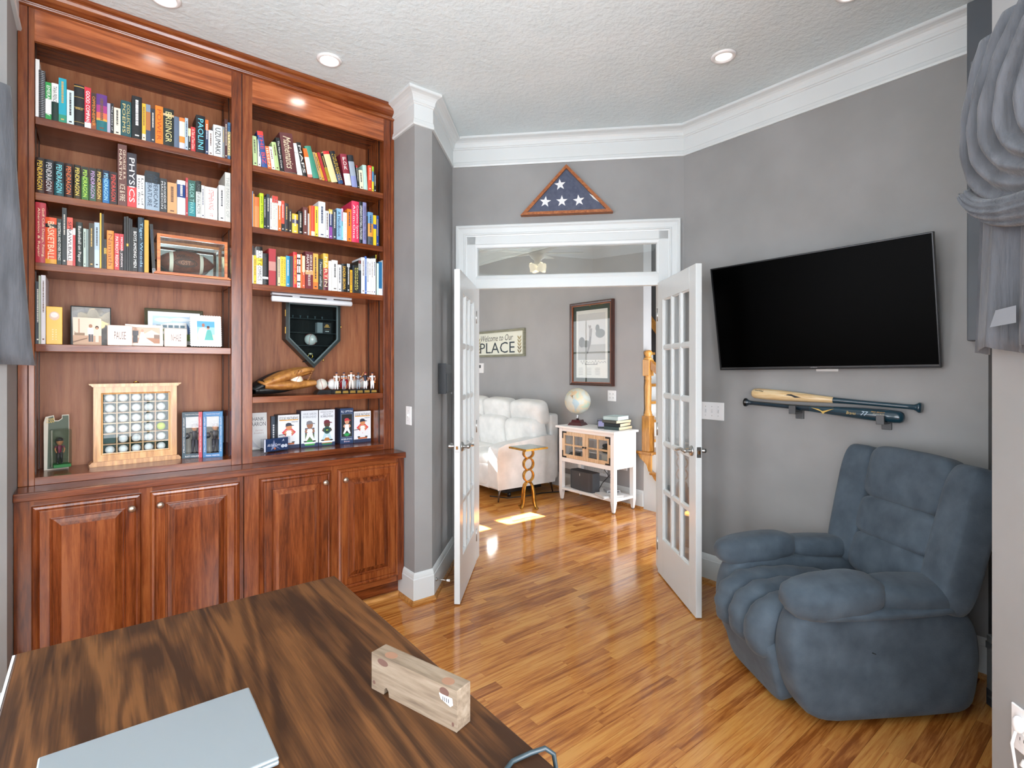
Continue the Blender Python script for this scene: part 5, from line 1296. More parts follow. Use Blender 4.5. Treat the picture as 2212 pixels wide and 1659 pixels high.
# arm sides: a rounded slab from a drawn outline
side = [(-.34, .03), (-.2, .022), (.1, .02), (.33, .022), (.40, .10), (.440, .24), (.435, .36), (.40, .45), (.33, .50), (.15, .505), (-.1, .49), (-.27, .47), (-.36, .40), (-.385, .26), (-.37, .12)]
def outline(o_):
    cx, cz = .03, .27; return [(cx + (x - cx) * (1 - o_), cz + (z - cz) * (1 - o_)) for x, z in side]
def chaikin(p):
    out = []
    for i in range(len(p)):
        a, b = p[i], p[(i + 1) % len(p)]
        out += [(a[0] * .75 + b[0] * .25, a[1] * .75 + b[1] * .25), (a[0] * .25 + b[0] * .75, a[1] * .25 + b[1] * .75)]
    return out
for s in (1, -1):
    mb = MB(); ys = [(.185, .5), (.185, .16), (.19, .06), (.21, .01), (.25, 0), (.30, .0), (.322, .02), (.334, .06), (.341, .16), (.345, .35), (.346, .6)]
    rings = [[(x, s * y, z) for x, z in chaikin(chaikin(outline(o_)))] for y, o_ in ys]; n = len(rings[0]); vs = [p for r_ in rings for p in r_]
    fs = [(i * n + k, i * n + (k + 1) % n, (i + 1) * n + (k + 1) % n, (i + 1) * n + k) for i in range(len(rings) - 1) for k in range(n)] + [tuple(range(n)), tuple(range((len(rings) - 1) * n, len(rings) * n))]
    mb.add(vs, fs, 0, True); o = mb.build('arm_side', suede, rc)
    puff('arm_pad_front', (.24, s * .285, .515), (.205, .105, .075), .72, (R(-8) * s, R(6), 0), 40, .02)
    puff('arm_pad_back', (-.10, s * .285, .515), (.215, .095, .058), .72, (R(-8) * s, R(-2), 0), 40, .02)
    puff('arm_skirt', (.05, s * .30, .475), (.37, .085, .022), .6, (R(-10) * s, R(1), 0), 36, .012)
MB().box(-.30, .36, -.20, .20, .06, .34).build('seat_box', suede, rc, bevel=.03, seg=3)
# seat: three channels rolling over the front edge
def channel(y0, nm):
    path = [(-.16, .40), (-.02, .43), (.12, .445), (.26, .445), (.37, .432), (.43, .395), (.452, .345), (.452, .29), (.43, .25)]
    rad = [.03, .06, .068, .07, .072, .072, .068, .055, .02]
    P = []; R_ = []
    for i in range(len(path) - 1):
        for k in range(4):
            f = k / 4; P.append((path[i][0] * (1 - f) + path[i + 1][0] * f, y0, path[i][1] * (1 - f) + path[i + 1][1] * f - .045)); R_.append(rad[i] * (1 - f) + rad[i + 1] * f)
    mb = MB(); n = 20; vs = []; K = len(P)
    for i in range(K):
        t_ = V(P[min(i + 1, K - 1)]) - V(P[max(i - 1, 0)]); t_.normalize(); nn = V((-t_.z, 0, t_.x)); 
        tuck = 1 + .05 * sin(i * 1.7 + y0 * 9)
        for k in range(n):
            a = 2 * pi * k / n; c_, s_ = math.copysign(abs(cos(a)) ** .8, cos(a)), math.copysign(abs(sin(a)) ** .9, sin(a))
            vs.append(V(P[i]) + V((0, 1, 0)) * (c_ * .070 * min(1, .4 + R_[i] / .075)) + nn * (s_ * R_[i] * tuck))
    fs = [(i * n + k, i * n + (k + 1) % n, (i + 1) * n + (k + 1) % n, (i + 1) * n + k) for i in range(K - 1) for k in range(n)] + [tuple(range(n)), tuple(range((K - 1) * n, K * n))]
    mb.add(vs, fs, 0, True); mb.build(nm, suede, rc)
for y0 in (-.132, 0, .132): channel(y0, 'seat_channel')
puff('footrest', (.395, 0, .165), (.055, .215, .14), .3, (0, R(16), 0), 36, .006)
# back: pillows on a reclined board
def back(name, y, z, hy, hz, d, e=.55, yaw=0.0, wr=.012, off=0.0):
    a = R(14); x = -.225 - (z - .42) * math.tan(a) + off
    return puff(name, (x, y + .03, z), (d, hy, hz), e, (0, -a, yaw), 40, wr)
back('back_board', 0, .71, .29, .31, .03, .35, off=-.04)
back('headrest', 0, .915, .222, .135, .075, .40)
back('back_pillow', 0, .705, .222, .100, .076, .42)
back('lumbar_pillow', 0, .53, .222, .105, .074, .45)
for s in (-1, 1):
    back('back_wing', s * .288, .735, .085, .305, .074, .42, yaw=s * R(-10), off=.010)
MB().tube([(.10, .348, .30), (.115, .349, .306)], .002, 6).build('loose_thread', mat('15171a', .8), rc)

# things leaning in the alcove behind the recliner
lbd = thing('leaning_board', 'dark grey framed board standing on edge behind the recliner', 'board', (3.045, .47, .0005), rot=(R(0), R(-2.0), R(45)))
MB().box(-.012, .012, -.02, .02, 0, 1.62).build('frame_edge', wood_mat('grey_weathered_wood', '4c4c4c', '5c5c5c', '6c6c6c', 'Z', 10, .6), lbd); MB().box(-.0135, -.0115, -.02, -.014, .3, .95).build('red_edge', mat('8a4a44', .6), lbd)
tb = thing('equipment_case', 'small grey road case with latches behind the recliner', 'case', (2.985, .43, .0005), R(45))
MB().box(-.05, .05, -.05, .05, .03, .30).build('body', mat('6e7272', .5), tb, bevel=.004); MB().box(-.052, .052, -.052, .052, .24, .27).build('metal_band', mat('8a8e90', .35, .7), tb); MB().box(-.05, .05, -.055, .05, 0, .07).build('foot', mat('33363a', .6), tb); MB().ball((-.02, -.056, .26), (.008, .005, .01), 8).build('latch', steel_m, tb)

# ------------------------------------------------------------------ curtains
cloth = noise_mat('grey_crinkle_cloth', '474a4f', '5c5f65', (30, 30, 5), .8, .5, (120, 120, 14), detail=5, sheen=.2, bdist=.006, kind='Object')
def solid(o, t):
    m = o.modifiers.new('solidify', 'SOLIDIFY'); m.thickness = t; m.offset = 0
    return o
cr = thing('curtain', 'grey crinkled swag curtain knotted beside the television wall', 'curtain', (1.866, .368, 1.48), pi * 1.25 - pi)
cr.rotation_euler = Matrix(((-.7071, .7071, 0), (-.7071, -.7071, 0), (0, 0, 1))).to_euler(); 
MWD[cr.name] = Matrix.Translation(cr.location) @ cr.rotation_euler.to_matrix().to_4x4()
# local x along the wall towards the camera, y towards the wall, z up from the hem
def tail(u, w_):
    x = .060 + u * .58; z = .37 * w_
    sp = 1 + .05 * (1 - w_)
    return V((x * sp - .030 * (1 - w_) * (1 - u) + .004 * sin(u * 60), .026 * sin(u * 34 + .6) * (1 - .35 * w_) + .010 * sin(u * 71), z - .010 * sin(u * 34 + .4) * (1 - w_)))
solid(MB().grid(tail, 90, 12).build('tail', cloth, cr), .003)
def bez(P, t):
    P = [V(p) for p in P]
    while len(P) > 1: P = [a.lerp(b, t) for a, b in zip(P, P[1:])]
    return P[0]
def swag(u, w_):
    outer = [(.058, 0, .785), (.034, 0, .66), (.016, 0, .52), (.005, 0, .38), (.10, 0, .285), (.52, 0, .32)]
    inner = [(.62, 0, .84), (.46, 0, .74), (.36, 0, .62), (.30, 0, .50), (.40, 0, .46), (.62, 0, .45)]
    a, b = bez(outer, w_), bez(inner, w_); p = a.lerp(b, u)
    rid = .020 * sin(u * 2 * pi * 7 + 1.2 * sin(w_ * 3)) * (.35 + .65 * sin(pi * min(1, w_ + .15)))
    rid *= .6 + .4 * (1 - w_)
    return p + V((0, -.012 - .045 * sin(pi * min(1, u * 1.1)) * sin(pi * min(1, w_ * .8 + .15)) + rid + .012 * sin(w_ * 40 + u * 9) * .12, .012 * sin(pi * u) - .02 * (1 - u) ** 6 * (1 - w_)))
solid(MB().grid(swag, 84, 34).build('swag', cloth, cr), .003)
def tuck(u, w_):
    P = bez([(.075, 0, .405), (.10, 0, .35), (.17, 0, .30), (.5, 0, .33)], u); return P + V((0, -.03 - .022 * sin(pi * w_) - .006 * sin(w_ * 30), (w_ - .5) * (.035 + .07 * u)))
solid(MB().grid(tuck, 30, 14).build('knot', cloth, cr), .003)
MB().add([(.16, -.040, .055), (.24, -.042, .06), (.24, -.042, .10), (.178, -.040, .095)], [(0, 1, 2, 3)]).build('care_label', mat('80848a', .7), cr)
MB().tube([(.075, .01, .80), (1.5, .01, .80)], .012, 10).build('rod', mat('2a2a2c', .4, .6), cr)
cl = thing('curtain', 'grey crinkled curtain tail hanging beside the bookcase', 'curtain', (-.225, 2.772, 1.48), 0)
cl.rotation_euler = Matrix(((-.7071, .7071, 0), (-.7071, -.7071, 0), (0, 0, 1))).to_euler() if 0 else (0, 0, R(45) + pi)
MWD[cl.name] = Matrix.Translation(cl.location) @ cl.rotation_euler.to_matrix().to_4x4()
def tail2(u, w_):
    z = 1.02 * w_; edge = -.045 + .085 * (w_ ** .75)
    return V((edge + u * .7, -.008 + .020 * sin(u * 30 + .9) * (1 - .3 * w_) - .02 * 0, z + .03 * u * (1 - w_) - .035 * (1 - w_)))
solid(MB().grid(tail2, 90, 24).build('tail', cloth, cl), .003)

# ------------------------------------------------------------------ desk
def desk_mat():
    m, N, L, p = newmat('walnut_laminate')
    mp = coords(N, L, 'World', (1.0, .11, 1.0))
    n3 = N.new('ShaderNodeTexNoise'); n3.inputs['Scale'].default_value = 4.2; n3.inputs['Detail'].default_value = 3; n3.inputs['Distortion'].default_value = .7; L.new(mp.outputs[0], n3.inputs['Vector'])
    w = N.new('ShaderNodeMath'); w.operation = 'MULTIPLY'; w.inputs[1].default_value = 70; L.new(n3.outputs[0], w.inputs[0])
    sn = N.new('ShaderNodeMath'); sn.operation = 'SINE'; L.new(w.outputs[0], sn.inputs[0])
    mp2 = coords(N, L, 'World', (1.0, .03, 1.0)); n1 = N.new('ShaderNodeTexNoise'); n1.inputs['Scale'].default_value = 220; n1.inputs['Detail'].default_value = 4; L.new(mp2.outputs[0], n1.inputs['Vector'])
    mp3 = coords(N, L, 'World', (1.0, .25, 1.0)); n2 = N.new('ShaderNodeTexNoise'); n2.inputs['Scale'].default_value = 9; n2.inputs['Detail'].default_value = 4; L.new(mp3.outputs[0], n2.inputs['Vector'])
    a = N.new('ShaderNodeMath'); a.operation = 'MULTIPLY_ADD'; a.inputs[1].default_value = .13; L.new(sn.outputs[0], a.inputs[0]); L.new(n2.outputs[0], a.inputs[2])
    b = N.new('ShaderNodeMath'); b.operation = 'MULTIPLY_ADD'; b.inputs[1].default_value = .55; L.new(n1.outputs[0], b.inputs[0]); L.new(a.outputs[0], b.inputs[2])
    r = ramp(N, [(.60, lin('301d10')), (.80, lin('4c301a')), (.98, lin('664224'))]); L.new(b.outputs[0], r.inputs[0]); L.new(r.outputs[0], p.inputs['Base Color'])
    p.inputs['Roughness'].default_value = .45; p.inputs['Specular IOR Level'].default_value = .25
    return m
walnut = desk_mat()
dk = thing('desk', 'large walnut laminate desk in front of the base cabinets', 'desk', (.235, .96, 0))
def dkp(n, mb, m=walnut, **k): return mb.build(n, m, dk, world=True, **k)
dkp('desk_top', MB().box(-.15, .618, .20, 1.725, .722, .75), bevel=.003); dkp('edge_strip', MB().box(-.1555, -.1505, .20, 1.722, .724, .749), mat('dfe6ea', .25))
for y in (.26, 1.64): dkp('end_panel', MB().box(-.12, .59, y, y + .03, 0, .722))
dkp('modesty_panel', MB().box(.55, .57, .29, 1.64, .2, .722)); dkp('pedestal', MB().box(-.10, .54, 1.25, 1.63, .05, .70))
lp = thing('laptop', 'closed silver laptop on the walnut desk', 'laptop', (.085, 1.075, .7505), R(-1))
sil = mat('8c979c', .35, .3, name='silver_shell')
MB().box(-.165, .165, -.115, .135, .001, .009).build('base', sil, lp, bevel=.003); MB().box(-.165, .165, -.115, .135, .0095, .016).build('lid', sil, lp, bevel=.003); MB().box(.163, .167, .07, .10, .002, .008).build('port_strip', mat('8a9094', .4, .5), lp)
wd = thing('wood_block', 'rough pine block with a notch and price sticker on the desk', 'block', (.5155, .957, .7505), atan2(-.958, .287))
pine = wood_mat('raw_pine', '625343', '7a6a58', '8a7c6a', 'X', 7, .7, 0, kind='Object', tone=.05)
nt = [(-.12, 0), (-.082, 0), (-.080, .012), (-.074, .017), (-.068, .012), (-.066, 0), (.12, 0), (.12, .078), (-.12, .078)]
MB().prism(nt, -.0195, .0195, 'Y').build('block', pine, wd, bevel=.0015)
kn = mat('5e4238', .7)
for (x, z, rx, rz) in ((-.085, .066, .016, .007), (.088, .066, .012, .008), (-.112, .016, .004, .004), (.11, .012, .003, .004)): MB().prism([(x + rx * cos(a), min(.0778, z + rz * sin(a))) for a in [2 * pi * i / 14 for i in range(14)]], -.0198, -.0193, 'Y').build('knot', kn, wd)
for (x, rx) in ((-.075, .016), (.085, .014)): MB().prism([(x + rx * cos(a), -.005 + .011 * sin(a)) for a in [2 * pi * i / 14 for i in range(14)]], .0775, .0784, 'Z').build('knot', mat('8a6650', .7), wd)
MB().prism([(.075, .060), (.108, .060), (.110, .048), (.104, .043), (.080, .050)], -.0202, -.0194, 'Y').build('price_sticker', mat('eef0f2', .5), wd); picture(wd, face_m(.094, -.0204, .053), [('r', -.010 + .005 * i, -.004, -.008 + .005 * i, .004, '3a3a44') for i in range(4)], 'sticker_print')
cd = MB().tube([(.50, .62, .7545), (.535, .70, .7545), (.565, .712, .7545), (.60, .705, .757), (.628, .698, .757), (.642, .69, .745), (.645, .682, .70), (.648, .68, .5), (.66, .66, .2), (.70, .60, .01), (.74, .5, .006)], .0042, 10)
props(cd.build('charger_cable', mat('2c3a40', .4)), 'black power cord trailing over the edge of the desk', 'cord')

# ceiling fan over the desk, its lamps lit
fn_ = thing('ceiling_fan', 'white ceiling fan with lit glass lamps over the desk', 'ceiling fan', (.0, .83, 2.44))
MB().lathe([(0, .68), (.07, .68), (.06, .63), (.012, .62), (.012, .36), (.05, .34), (.11, .30), (.12, .24), (.09, .18), (.05, .15), (.05, .10), (0, .09)], 28).build('motor', mat('d8dcd4', .4), fn_)
for i in range(5):
    a = 2 * pi * i / 5 + .35
    MB().box(.10, .62, -.065, .065, .235, .243).xf(Matrix.Rotation(a, 4, 'Z') @ Matrix.Rotation(0, 4, 'X')).build('blade', mat('b4b8a8', .5), fn_, bevel=.002)
for i in range(4):
    a = 2 * pi * i / 4 + .2; M = Matrix.Translation((.10 * cos(a), .10 * sin(a), .09)) @ Matrix.Rotation(a, 4, 'Z') @ Matrix.Rotation(R(28), 4, 'Y')
    MB().tube([(.03 * cos(a), .03 * sin(a), .12), (.09 * cos(a), .09 * sin(a), .10)], .008, 8).build('lamp_arm', mat('d8dcd4', .4), fn_)
    MB().lathe([(.018, .02), (.035, -.01), (.048, -.06), (.056, -.085)], 20, M).build('lamp_shade', mat('fff2d0', .4, emis=3.0, name='lit_lamp_shade'), fn_); MB().ball(tuple(M @ V((0, 0, -.04))), .026, 12).build('bulb', mat('fff6e0', .4, emis=30, name='lit_bulb'), fn_)
# ------------------------------------------------------------------ the living room seen through the doors
leather = noise_mat('white_leather', 'd9dbd9', 'e6e7e5', (9, 9, 9), .45, .15, (90, 90, 90), bdist=.003)
so = thing('sofa', 'white leather reclining sofa on slim metal legs against the far wall', 'sofa', (3.82, 5.5, 0))
def sw(n, mb, m=leather, **k): return mb.build(n, m, so, world=True, **k)
def lpuff(name, c, r, e=.45, rot=(0, 0, 0), n=36):
    Mr = Matrix.Rotation(rot[2], 4, 'Z') @ Matrix.Rotation(rot[1], 4, 'Y') @ Matrix.Rotation(rot[0], 4, 'X')
    mb = MB().ball((0, 0, 0), r, n, 0, None, e); mb.xf(Matrix.Translation(c) @ Mr)
    return sw(name, mb)
armp = [(3.335, .135), (4.16, .125), (4.20, .30), (4.19, .60), (4.15, .66), (4.02, .665), (3.75, .640), (3.45, .615), (3.345, .585), (3.325, .45)]
for y0, y1 in ((4.45, 4.62), (6.45, 6.62)): sw('arm', MB().prism(armp, y0, y1, 'Y'), bevel=.025, seg=4)
sw('base', MB().box(3.38, 4.16, 4.62, 6.45, .14, .36), bevel=.02, seg=3)
sw('front_panel', MB().box(3.345, 3.40, 4.62, 6.45, .13, .30), bevel=.015, seg=3)
for i in range(3):
    y = 4.62 + .61 * i
    lpuff('seat_cushion', (3.70, y + .305, .40), (.36, .305, .09), .35); lpuff('footrest', (3.385, y + .305, .27), (.05, .303, .13), .4)
    lpuff('back_cushion', (4.01, 4.79 + .565 * i, .62), (.13, .284, .235), .42, (0, R(-10), 0)); lpuff('head_cushion', (4.06, 4.79 + .565 * i, .905), (.105, .284, .155), .45, (0, R(-10), 0))
sw('back_frame', MB().box(4.14, 4.27, 4.50, 6.55, .14, .90), bevel=.03, seg=3)
for (x, y, a) in ((3.40, 4.50, 1), (4.13, 4.50, -1), (3.40, 6.55, 1), (4.13, 6.55, -1)):
    sw('leg', MB().tube([(x + .05 * a, y + .02, .15), (x + .01 * a, y, .13), (x - .01 * a, y - .005, .10), (x - .03 * a, y - .012, .0)], [.022, .02, .012, .008], 10), mat('6a625c', .25, .9))
sb = MB().box(3.55, 4.08, 4.60, 4.9, .05, .13); sw('mechanism', sb, black_m)
for x in (3.62, 3.98): sw('mechanism_foot', MB().lathe([(0, 0), (.022, 0), (.018, .05), (0, .05)], 12, Matrix.Translation((x, 4.62, 0))), black_m)
o = MB().tube([(3.45, 4.75, .006), (3.55, 4.56, .006), (3.75, 4.50, .006), (4.0, 4.50, .006), (4.2, 4.42, .006), (4.33, 4.38, .006)], .006, 8).build('sofa_cable', black_m); props(o, 'black cable running over the floor from under the sofa', 'cable')

stt = thing('side_table', 'small gilt side table with stacked rings beside the sofa arm', 'table', (3.492, 4.135, 0), R(0))
gilt = noise_mat('antique_gilt', '9a6a26', 'c0903e', (30, 30, 30), .35, 0, metal=.85)
MB().box(-.148, .148, -.138, .138, .606, .624).build('top_frame', gilt, stt); MB().box(-.138, .138, -.128, .128, .6235, .6265).build('mirror_top', noise_mat('aged_mirror', '6a7a74', '8a9a92', (25, 25, 25), .15, 0, metal=.6), stt)
CA = R(-38.4)
def band(name, pts, wd, th, closed=False):
    """flat bent strip in the plane facing the study, wd deep"""
    mb = MB(); n = len(pts); vs = []
    for i, (a, z) in enumerate(pts):
        b, q = pts[(i + 1) % n if closed else min(i + 1, n - 1)], pts[i - 1 if closed or i else 0]
        t_ = V((b[0] - q[0], b[1] - q[1])).normalized(); nn = V((-t_.y, t_.x)) * th / 2
        for (s1, s2) in ((1, -1), (1, 1), (-1, 1), (-1, -1)): vs.append((a + nn.x * s1, s2 * wd / 2, z + nn.y * s1))
    fs = []
    for i in range(n if closed else n - 1):
        j = (i + 1) % n
        for k in range(4): fs.append((i * 4 + k, i * 4 + (k + 1) % 4, j * 4 + (k + 1) % 4, j * 4 + k))
    if not closed: fs += [(0, 1, 2, 3), tuple(range(4 * n - 4, 4 * n))]
    return mb.add(vs, fs, 0, True)
for zc, rz in ((.558, .048), (.449, .060), (.329, .060)): band('ring', [(.055 * cos(a), zc + rz * sin(a)) for a in [2 * pi * i / 28 for i in range(28)]], .044, .011, True).xf(Matrix.Rotation(CA + R(26), 4, 'Z')).build('ring', gilt, stt)
for k in (0, 1):
    pts = [(-.115, .006), (-.10, .008), (-.085, .03), (-.075, .08), (-.066, .17), (-.052, .23), (-.025, .262), (0, .268), (.025, .262), (.052, .23), (.066, .17), (.075, .08), (.085, .03), (.10, .008), (.115, .006)]
    if k: pts = [(a * .85, z) for a, z in pts]
    band('leg_strap', pts, .032, .013).xf(Matrix.Rotation(CA + (R(36) if k else R(-36)), 4, 'Z')).build('leg_strap', gilt, stt)

# console cabinet
co = thing('console_cabinet', 'white console cabinet with natural wood glazed doors', 'cabinet', (4.145, 3.795, 0))
cwh = mat('eeeeec', .4, name='white_furniture_paint')
def cc(n, mb, m=cwh, p=None, **k): return mb.build(n, m, p or co, world=True, **k)
cx0, cx1, cy0, cy1 = 3.975, 4.315, 3.41, 4.185
cc('top', MB().box(cx0 - .03, cx1 + .005, cy0 - .03, cy1 + .03, .787, .81), bevel=.004)
for x in (cx0, cx1 - .045):
    for y in (cy0, cy1 - .045):
        b = MB(); tx, ty = (.008 if x == cx0 else 0), 0
        b.box(x, x + .045, y, y + .045, .10, .787); b.add([(x + .010, y + .010, .012), (x + .035, y + .010, .012), (x + .035, y + .035, .012), (x + .010, y + .035, .012), (x, y, .10), (x + .045, y, .10), (x + .045, y + .045, .10), (x, y + .045, .10)], [(0, 3, 2, 1), (0, 1, 5, 4), (1, 2, 6, 5), (2, 3, 7, 6), (3, 0, 4, 7)])
        cc('leg', b); cc('glide', MB().lathe([(0, 0), (.012, 0), (.012, .012), (0, .012)], 12, Matrix.Translation((x + .0225, y + .0225, 0))), mat('8a8a8c', .4, .6))
cc('bottom_rail', MB().box(cx0 + .003, cx0 + .03, cy0 + .045, cy1 - .045, .425, .468)); cc('top_rail', MB().box(cx0 + .003, cx0 + .03, cy0 + .045, cy1 - .045, .752, .787)); cc('cabinet_floor', MB().box(cx0 + .03, cx1, cy0 + .01, cy1 - .01, .43, .445)); cc('cabinet_back', MB().box(cx1 - .012, cx1 - .004, cy0 + .02, cy1 - .02, .43, .787))
for y0, y1 in ((cy0 + .006, cy0 + .018), (cy1 - .018, cy1 - .006)):
    nb = 6
    for i in range(nb): cc('side_board', MB().box(cx0 + .045 + i * .25 / nb + .001, cx0 + .045 + (i + 1) * .25 / nb - .001, y0, y1, .43, .787), bevel=.001)
cc('lower_shelf', MB().box(cx0 + .004, cx1 - .004, cy0 + .004, cy1 - .004, .115, .14), bevel=.002)
nat = wood_mat('whitewashed_oak', 'b89872', 'cfb28c', 'dcc4a4', 'Z', 9, .5)
iron = mat('2c2a28', .5, .5)
ym = (cy0 + cy1) / 2
for (y0, y1, lab) in ((cy0 + .047, ym - .001, 0), (ym + .001, cy1 - .047, 1)):
    z0, z1, s = .470, .750, .038; dm = (y0 + y1) / 2; zm = (z0 + z1) / 2
    d = cc('cabinet_door', MB().box(cx0 + .002, cx0 + .02, y0, y0 + s, z0, z1).box(cx0 + .002, cx0 + .02, y1 - s, y1, z0, z1).box(cx0 + .002, cx0 + .02, y0 + s, y1 - s, z0, z0 + s).box(cx0 + .002, cx0 + .02, y0 + s, y1 - s, z1 - s, z1), nat)
    cc('glazing_bar', MB().box(cx0 + .003, cx0 + .018, dm - .009, dm + .009, z0 + s, z1 - s), nat, d); cc('glazing_bar', MB().box(cx0 + .0035, cx0 + .0175, y0 + s, y1 - s, zm - .009, zm + .009), nat, d)
    for a0, a1 in ((y0 + s, dm - .009), (dm + .009, y1 - s)):
        for b0, b1 in ((z0 + s, zm - .009), (zm + .009, z1 - s)): cc('pane', MB().box(cx0 + .010, cx0 + .012, a0, a1, b0, b1), glass_m, d)
    yk = y1 - .016 if lab == 0 else y0 + .016
    cc('knob', MB().lathe([(0, .022), (.009, .02), (.011, .014), (.005, .008), (.005, 0)], 14, Matrix.Translation((cx0 + .002, yk, zm)) @ Matrix.Rotation(-pi / 2, 4, 'Y')), iron, d)
    yo = y0 if lab == 0 else y1; s_ = 1 if lab == 0 else -1
    for zc, q in ((z0, 1), (z1, -1)):
        b = MB(); ya, yb = sorted((yo, yo + s_ * .065)); b.box(cx0 - .001, cx0 + .003, ya, yb, min(zc, zc + q * .016), max(zc, zc + q * .016)); ya, yb = sorted((yo, yo + s_ * .016)); b.box(cx0 - .0015, cx0 + .003, ya, yb, min(zc, zc + q * .075), max(zc, zc + q * .075))
        cc('corner_bracket', b, iron, d)
def simple(name, lab, cat, parts, loc=(0, 0, 0), rotz=0.0, group=None):
    t = thing(name, lab, cat, loc, rotz, group)
    for n, mb, m in parts: mb.build(n, m, t)
    return t
# inside the cabinet
simple('camera', 'black camera standing behind the cabinet pane', 'camera', [('body', MB().box(-.03, .03, -.05, .05, 0, .07), black_m), ('lens', MB().lathe([(0, .05), (.03, .05), (.034, 0)], 16, Matrix.Translation((-.03, 0, .04)) @ Matrix.Rotation(-pi / 2, 4, 'Y')), mat('2a2c30', .2))], (4.10, 4.06, .4455))
simple('red_canister', 'red and black canister behind the cabinet pane', 'canister', [('can', MB().lathe([(0, 0), (.03, 0), (.03, .07), (.02, .078)], 18), mat('b02030', .35)), ('cap', MB().lathe([(.021, .078), (.021, .10), (0, .10)], 18), black_m)], (4.08, 3.53, .4455))
simple('paper_box', 'pale cardboard box behind the cabinet pane', 'box', [('carton', MB().box(-.03, .03, -.045, .045, 0, .10), mat('c8c0b0', .6))], (4.12, 3.63, .4455))
simple('magazine_pile', 'pile of loose magazines behind the cabinet pane', 'magazines', [('magazine', MB().box(-.06, .06, -.05, .05, 0, .012), mat('d8d4cc', .5)), ('magazine', MB().box(-.058, .058, -.05, .05, .0125, .026).xf(Matrix.Rotation(.2, 4, 'Z')), mat('7a6a3a', .5)), ('magazine', MB().box(-.058, .05, -.045, .05, .0265, .04).xf(Matrix.Rotation(-.15, 4, 'Z')), mat('b8bcc4', .5))], (4.10, 3.90, .4455))
simple('folded_shirt', 'folded olive shirt behind the upper cabinet panes', 'shirt', [('cloth', MB().ball((0, 0, .03), (.07, .09, .03), 16, e=.6), mat('5a5440', .9)), ('cloth_fold', MB().ball((0, .0, .075), (.06, .085, .02), 16, e=.6), mat('3a3a3c', .9))], (4.19, 3.64, .55))
cc('inner_shelf', MB().box(4.10, 4.30, 3.445, 4.145, .5375, .5495))

gl = thing('globe', 'pale world globe on a stepped mahogany base', 'globe', (4.15, 4.075, .8104), R(20))
def globe_mat():
    m, N, L, p = newmat('pale_globe_map')
    mp = coords(N, L, 'Object', (1, 1, 1)); n = N.new('ShaderNodeTexNoise'); n.inputs['Scale'].default_value = 9; n.inputs['Detail'].default_value = 5; L.new(mp.outputs[0], n.inputs['Vector'])
    r = ramp(N, [(.40, lin('ccd0c8')), (.50, lin('c6cabf')), (.57, lin('d8c8a8')), (.64, lin('b8cbb8'))]); L.new(n.outputs[0], r.inputs[0]); L.new(r.outputs[0], p.inputs['Base Color']); p.inputs['Roughness'].default_value = .4
    return m
GZ = .262
MB().ball((0, 0, GZ), .143, 36).build('sphere', globe_mat(), gl)
def sph(pts, r=.1442): return [V((r * cos(la) * cos(lo), r * cos(la) * sin(lo), GZ + r * sin(la))) for lo, la in [(R(a), R(b)) for a, b in pts]]
def land(pts, col, nm):
    c = sph([(sum(p[0] for p in pts) / len(pts), sum(p[1] for p in pts) / len(pts))])[0]; q = sph(pts); vs = [c] + q; n = len(q)
    mid = [((V((0, 0, GZ)) + ((c + a) / 2 - V((0, 0, GZ))).normalized() * .1444)) for a in q]; vs += mid
    MB().add(vs, [(0, 1 + n + i, 1 + n + (i + 1) % n) for i in range(n)] + [(1 + n + i, 1 + i, 1 + (i + 1) % n, 1 + n + (i + 1) % n) for i in range(n)], 0, True).build(nm, mat(col, .5), gl)
d0 = -142 - 20
land([(d0 - 14, 10), (d0 - 4, 12), (d0 + 8, 2), (d0 + 14, -8), (d0 + 6, -22), (d0 + 0, -38), (d0 - 6, -52), (d0 - 10, -40), (d0 - 10, -18), (d0 - 18, -4)], 'a9c2cc', 'continent')
land([(d0 - 40, 50), (d0 - 10, 58), (d0 + 4, 44), (d0 - 10, 30), (d0 - 24, 20), (d0 - 14, 12), (d0 - 34, 26)], 'd4b894', 'continent')
MB().tube([(0, 0, GZ + .143), (0, 0, GZ + .155)], .008, 8).build('top_finial', steel_m, gl)
MB().tube([(.0, .0, .06), (-.01, -.0, .085), (.0, 0, .10), (-.004, 0, .125)], [.018, .010, .010, .014], 10).build('stem', steel_m, gl); MB().tube([(.03 * cos(a) - .0, 0, GZ - .143 + .02 - .012 * cos(a)) for a in [pi * i / 8 for i in range(9)]], .004, 6).build('bracket', mat('2a2a2a', .3, .6), gl)
mah = mat('4c1418', .2, coat=.5, name='mahogany_lacquer')
for (a, z0, z1) in ((.085, 0, .016), (.075, .016, .030), (.055, .030, .058)): MB().add([(-a, -a, z0), (a, -a, z0), (a, a, z0), (-a, a, z0), (-a * .86, -a * .86, z1), (a * .86, -a * .86, z1), (a * .86, a * .86, z1), (-a * .86, a * .86, z1)], [(0, 3, 2, 1), (4, 5, 6, 7), (0, 1, 5, 4), (1, 2, 6, 5), (2, 3, 7, 6), (3, 0, 4, 7)]).build('base_step', mah, gl)
sd_ = thing('smart_display', 'small charcoal smart display on the white console', 'display', (4.14, 3.68, .8104), R(-52))
MB().prism([(-.062, 0), (.062, 0), (.070, .03), (.070, .085), (-.070, .085), (-.070, .03)], -.035, .04, 'Y').build('housing', mat('3c4046', .7), sd_, bevel=.006)
MB().box(-.068, .068, -.044, -.034, .008, .092).xf(Matrix.Rotation(R(-8), 4, 'X')).build('bezel', mat('15161a', .2), sd_, bevel=.003); MB().box(-.058, .058, -.0452, -.0438, .017, .083).xf(Matrix.Rotation(R(-8), 4, 'X')).build('screen', mat('564f86', .2, emis=.35), sd_)
z = .8104
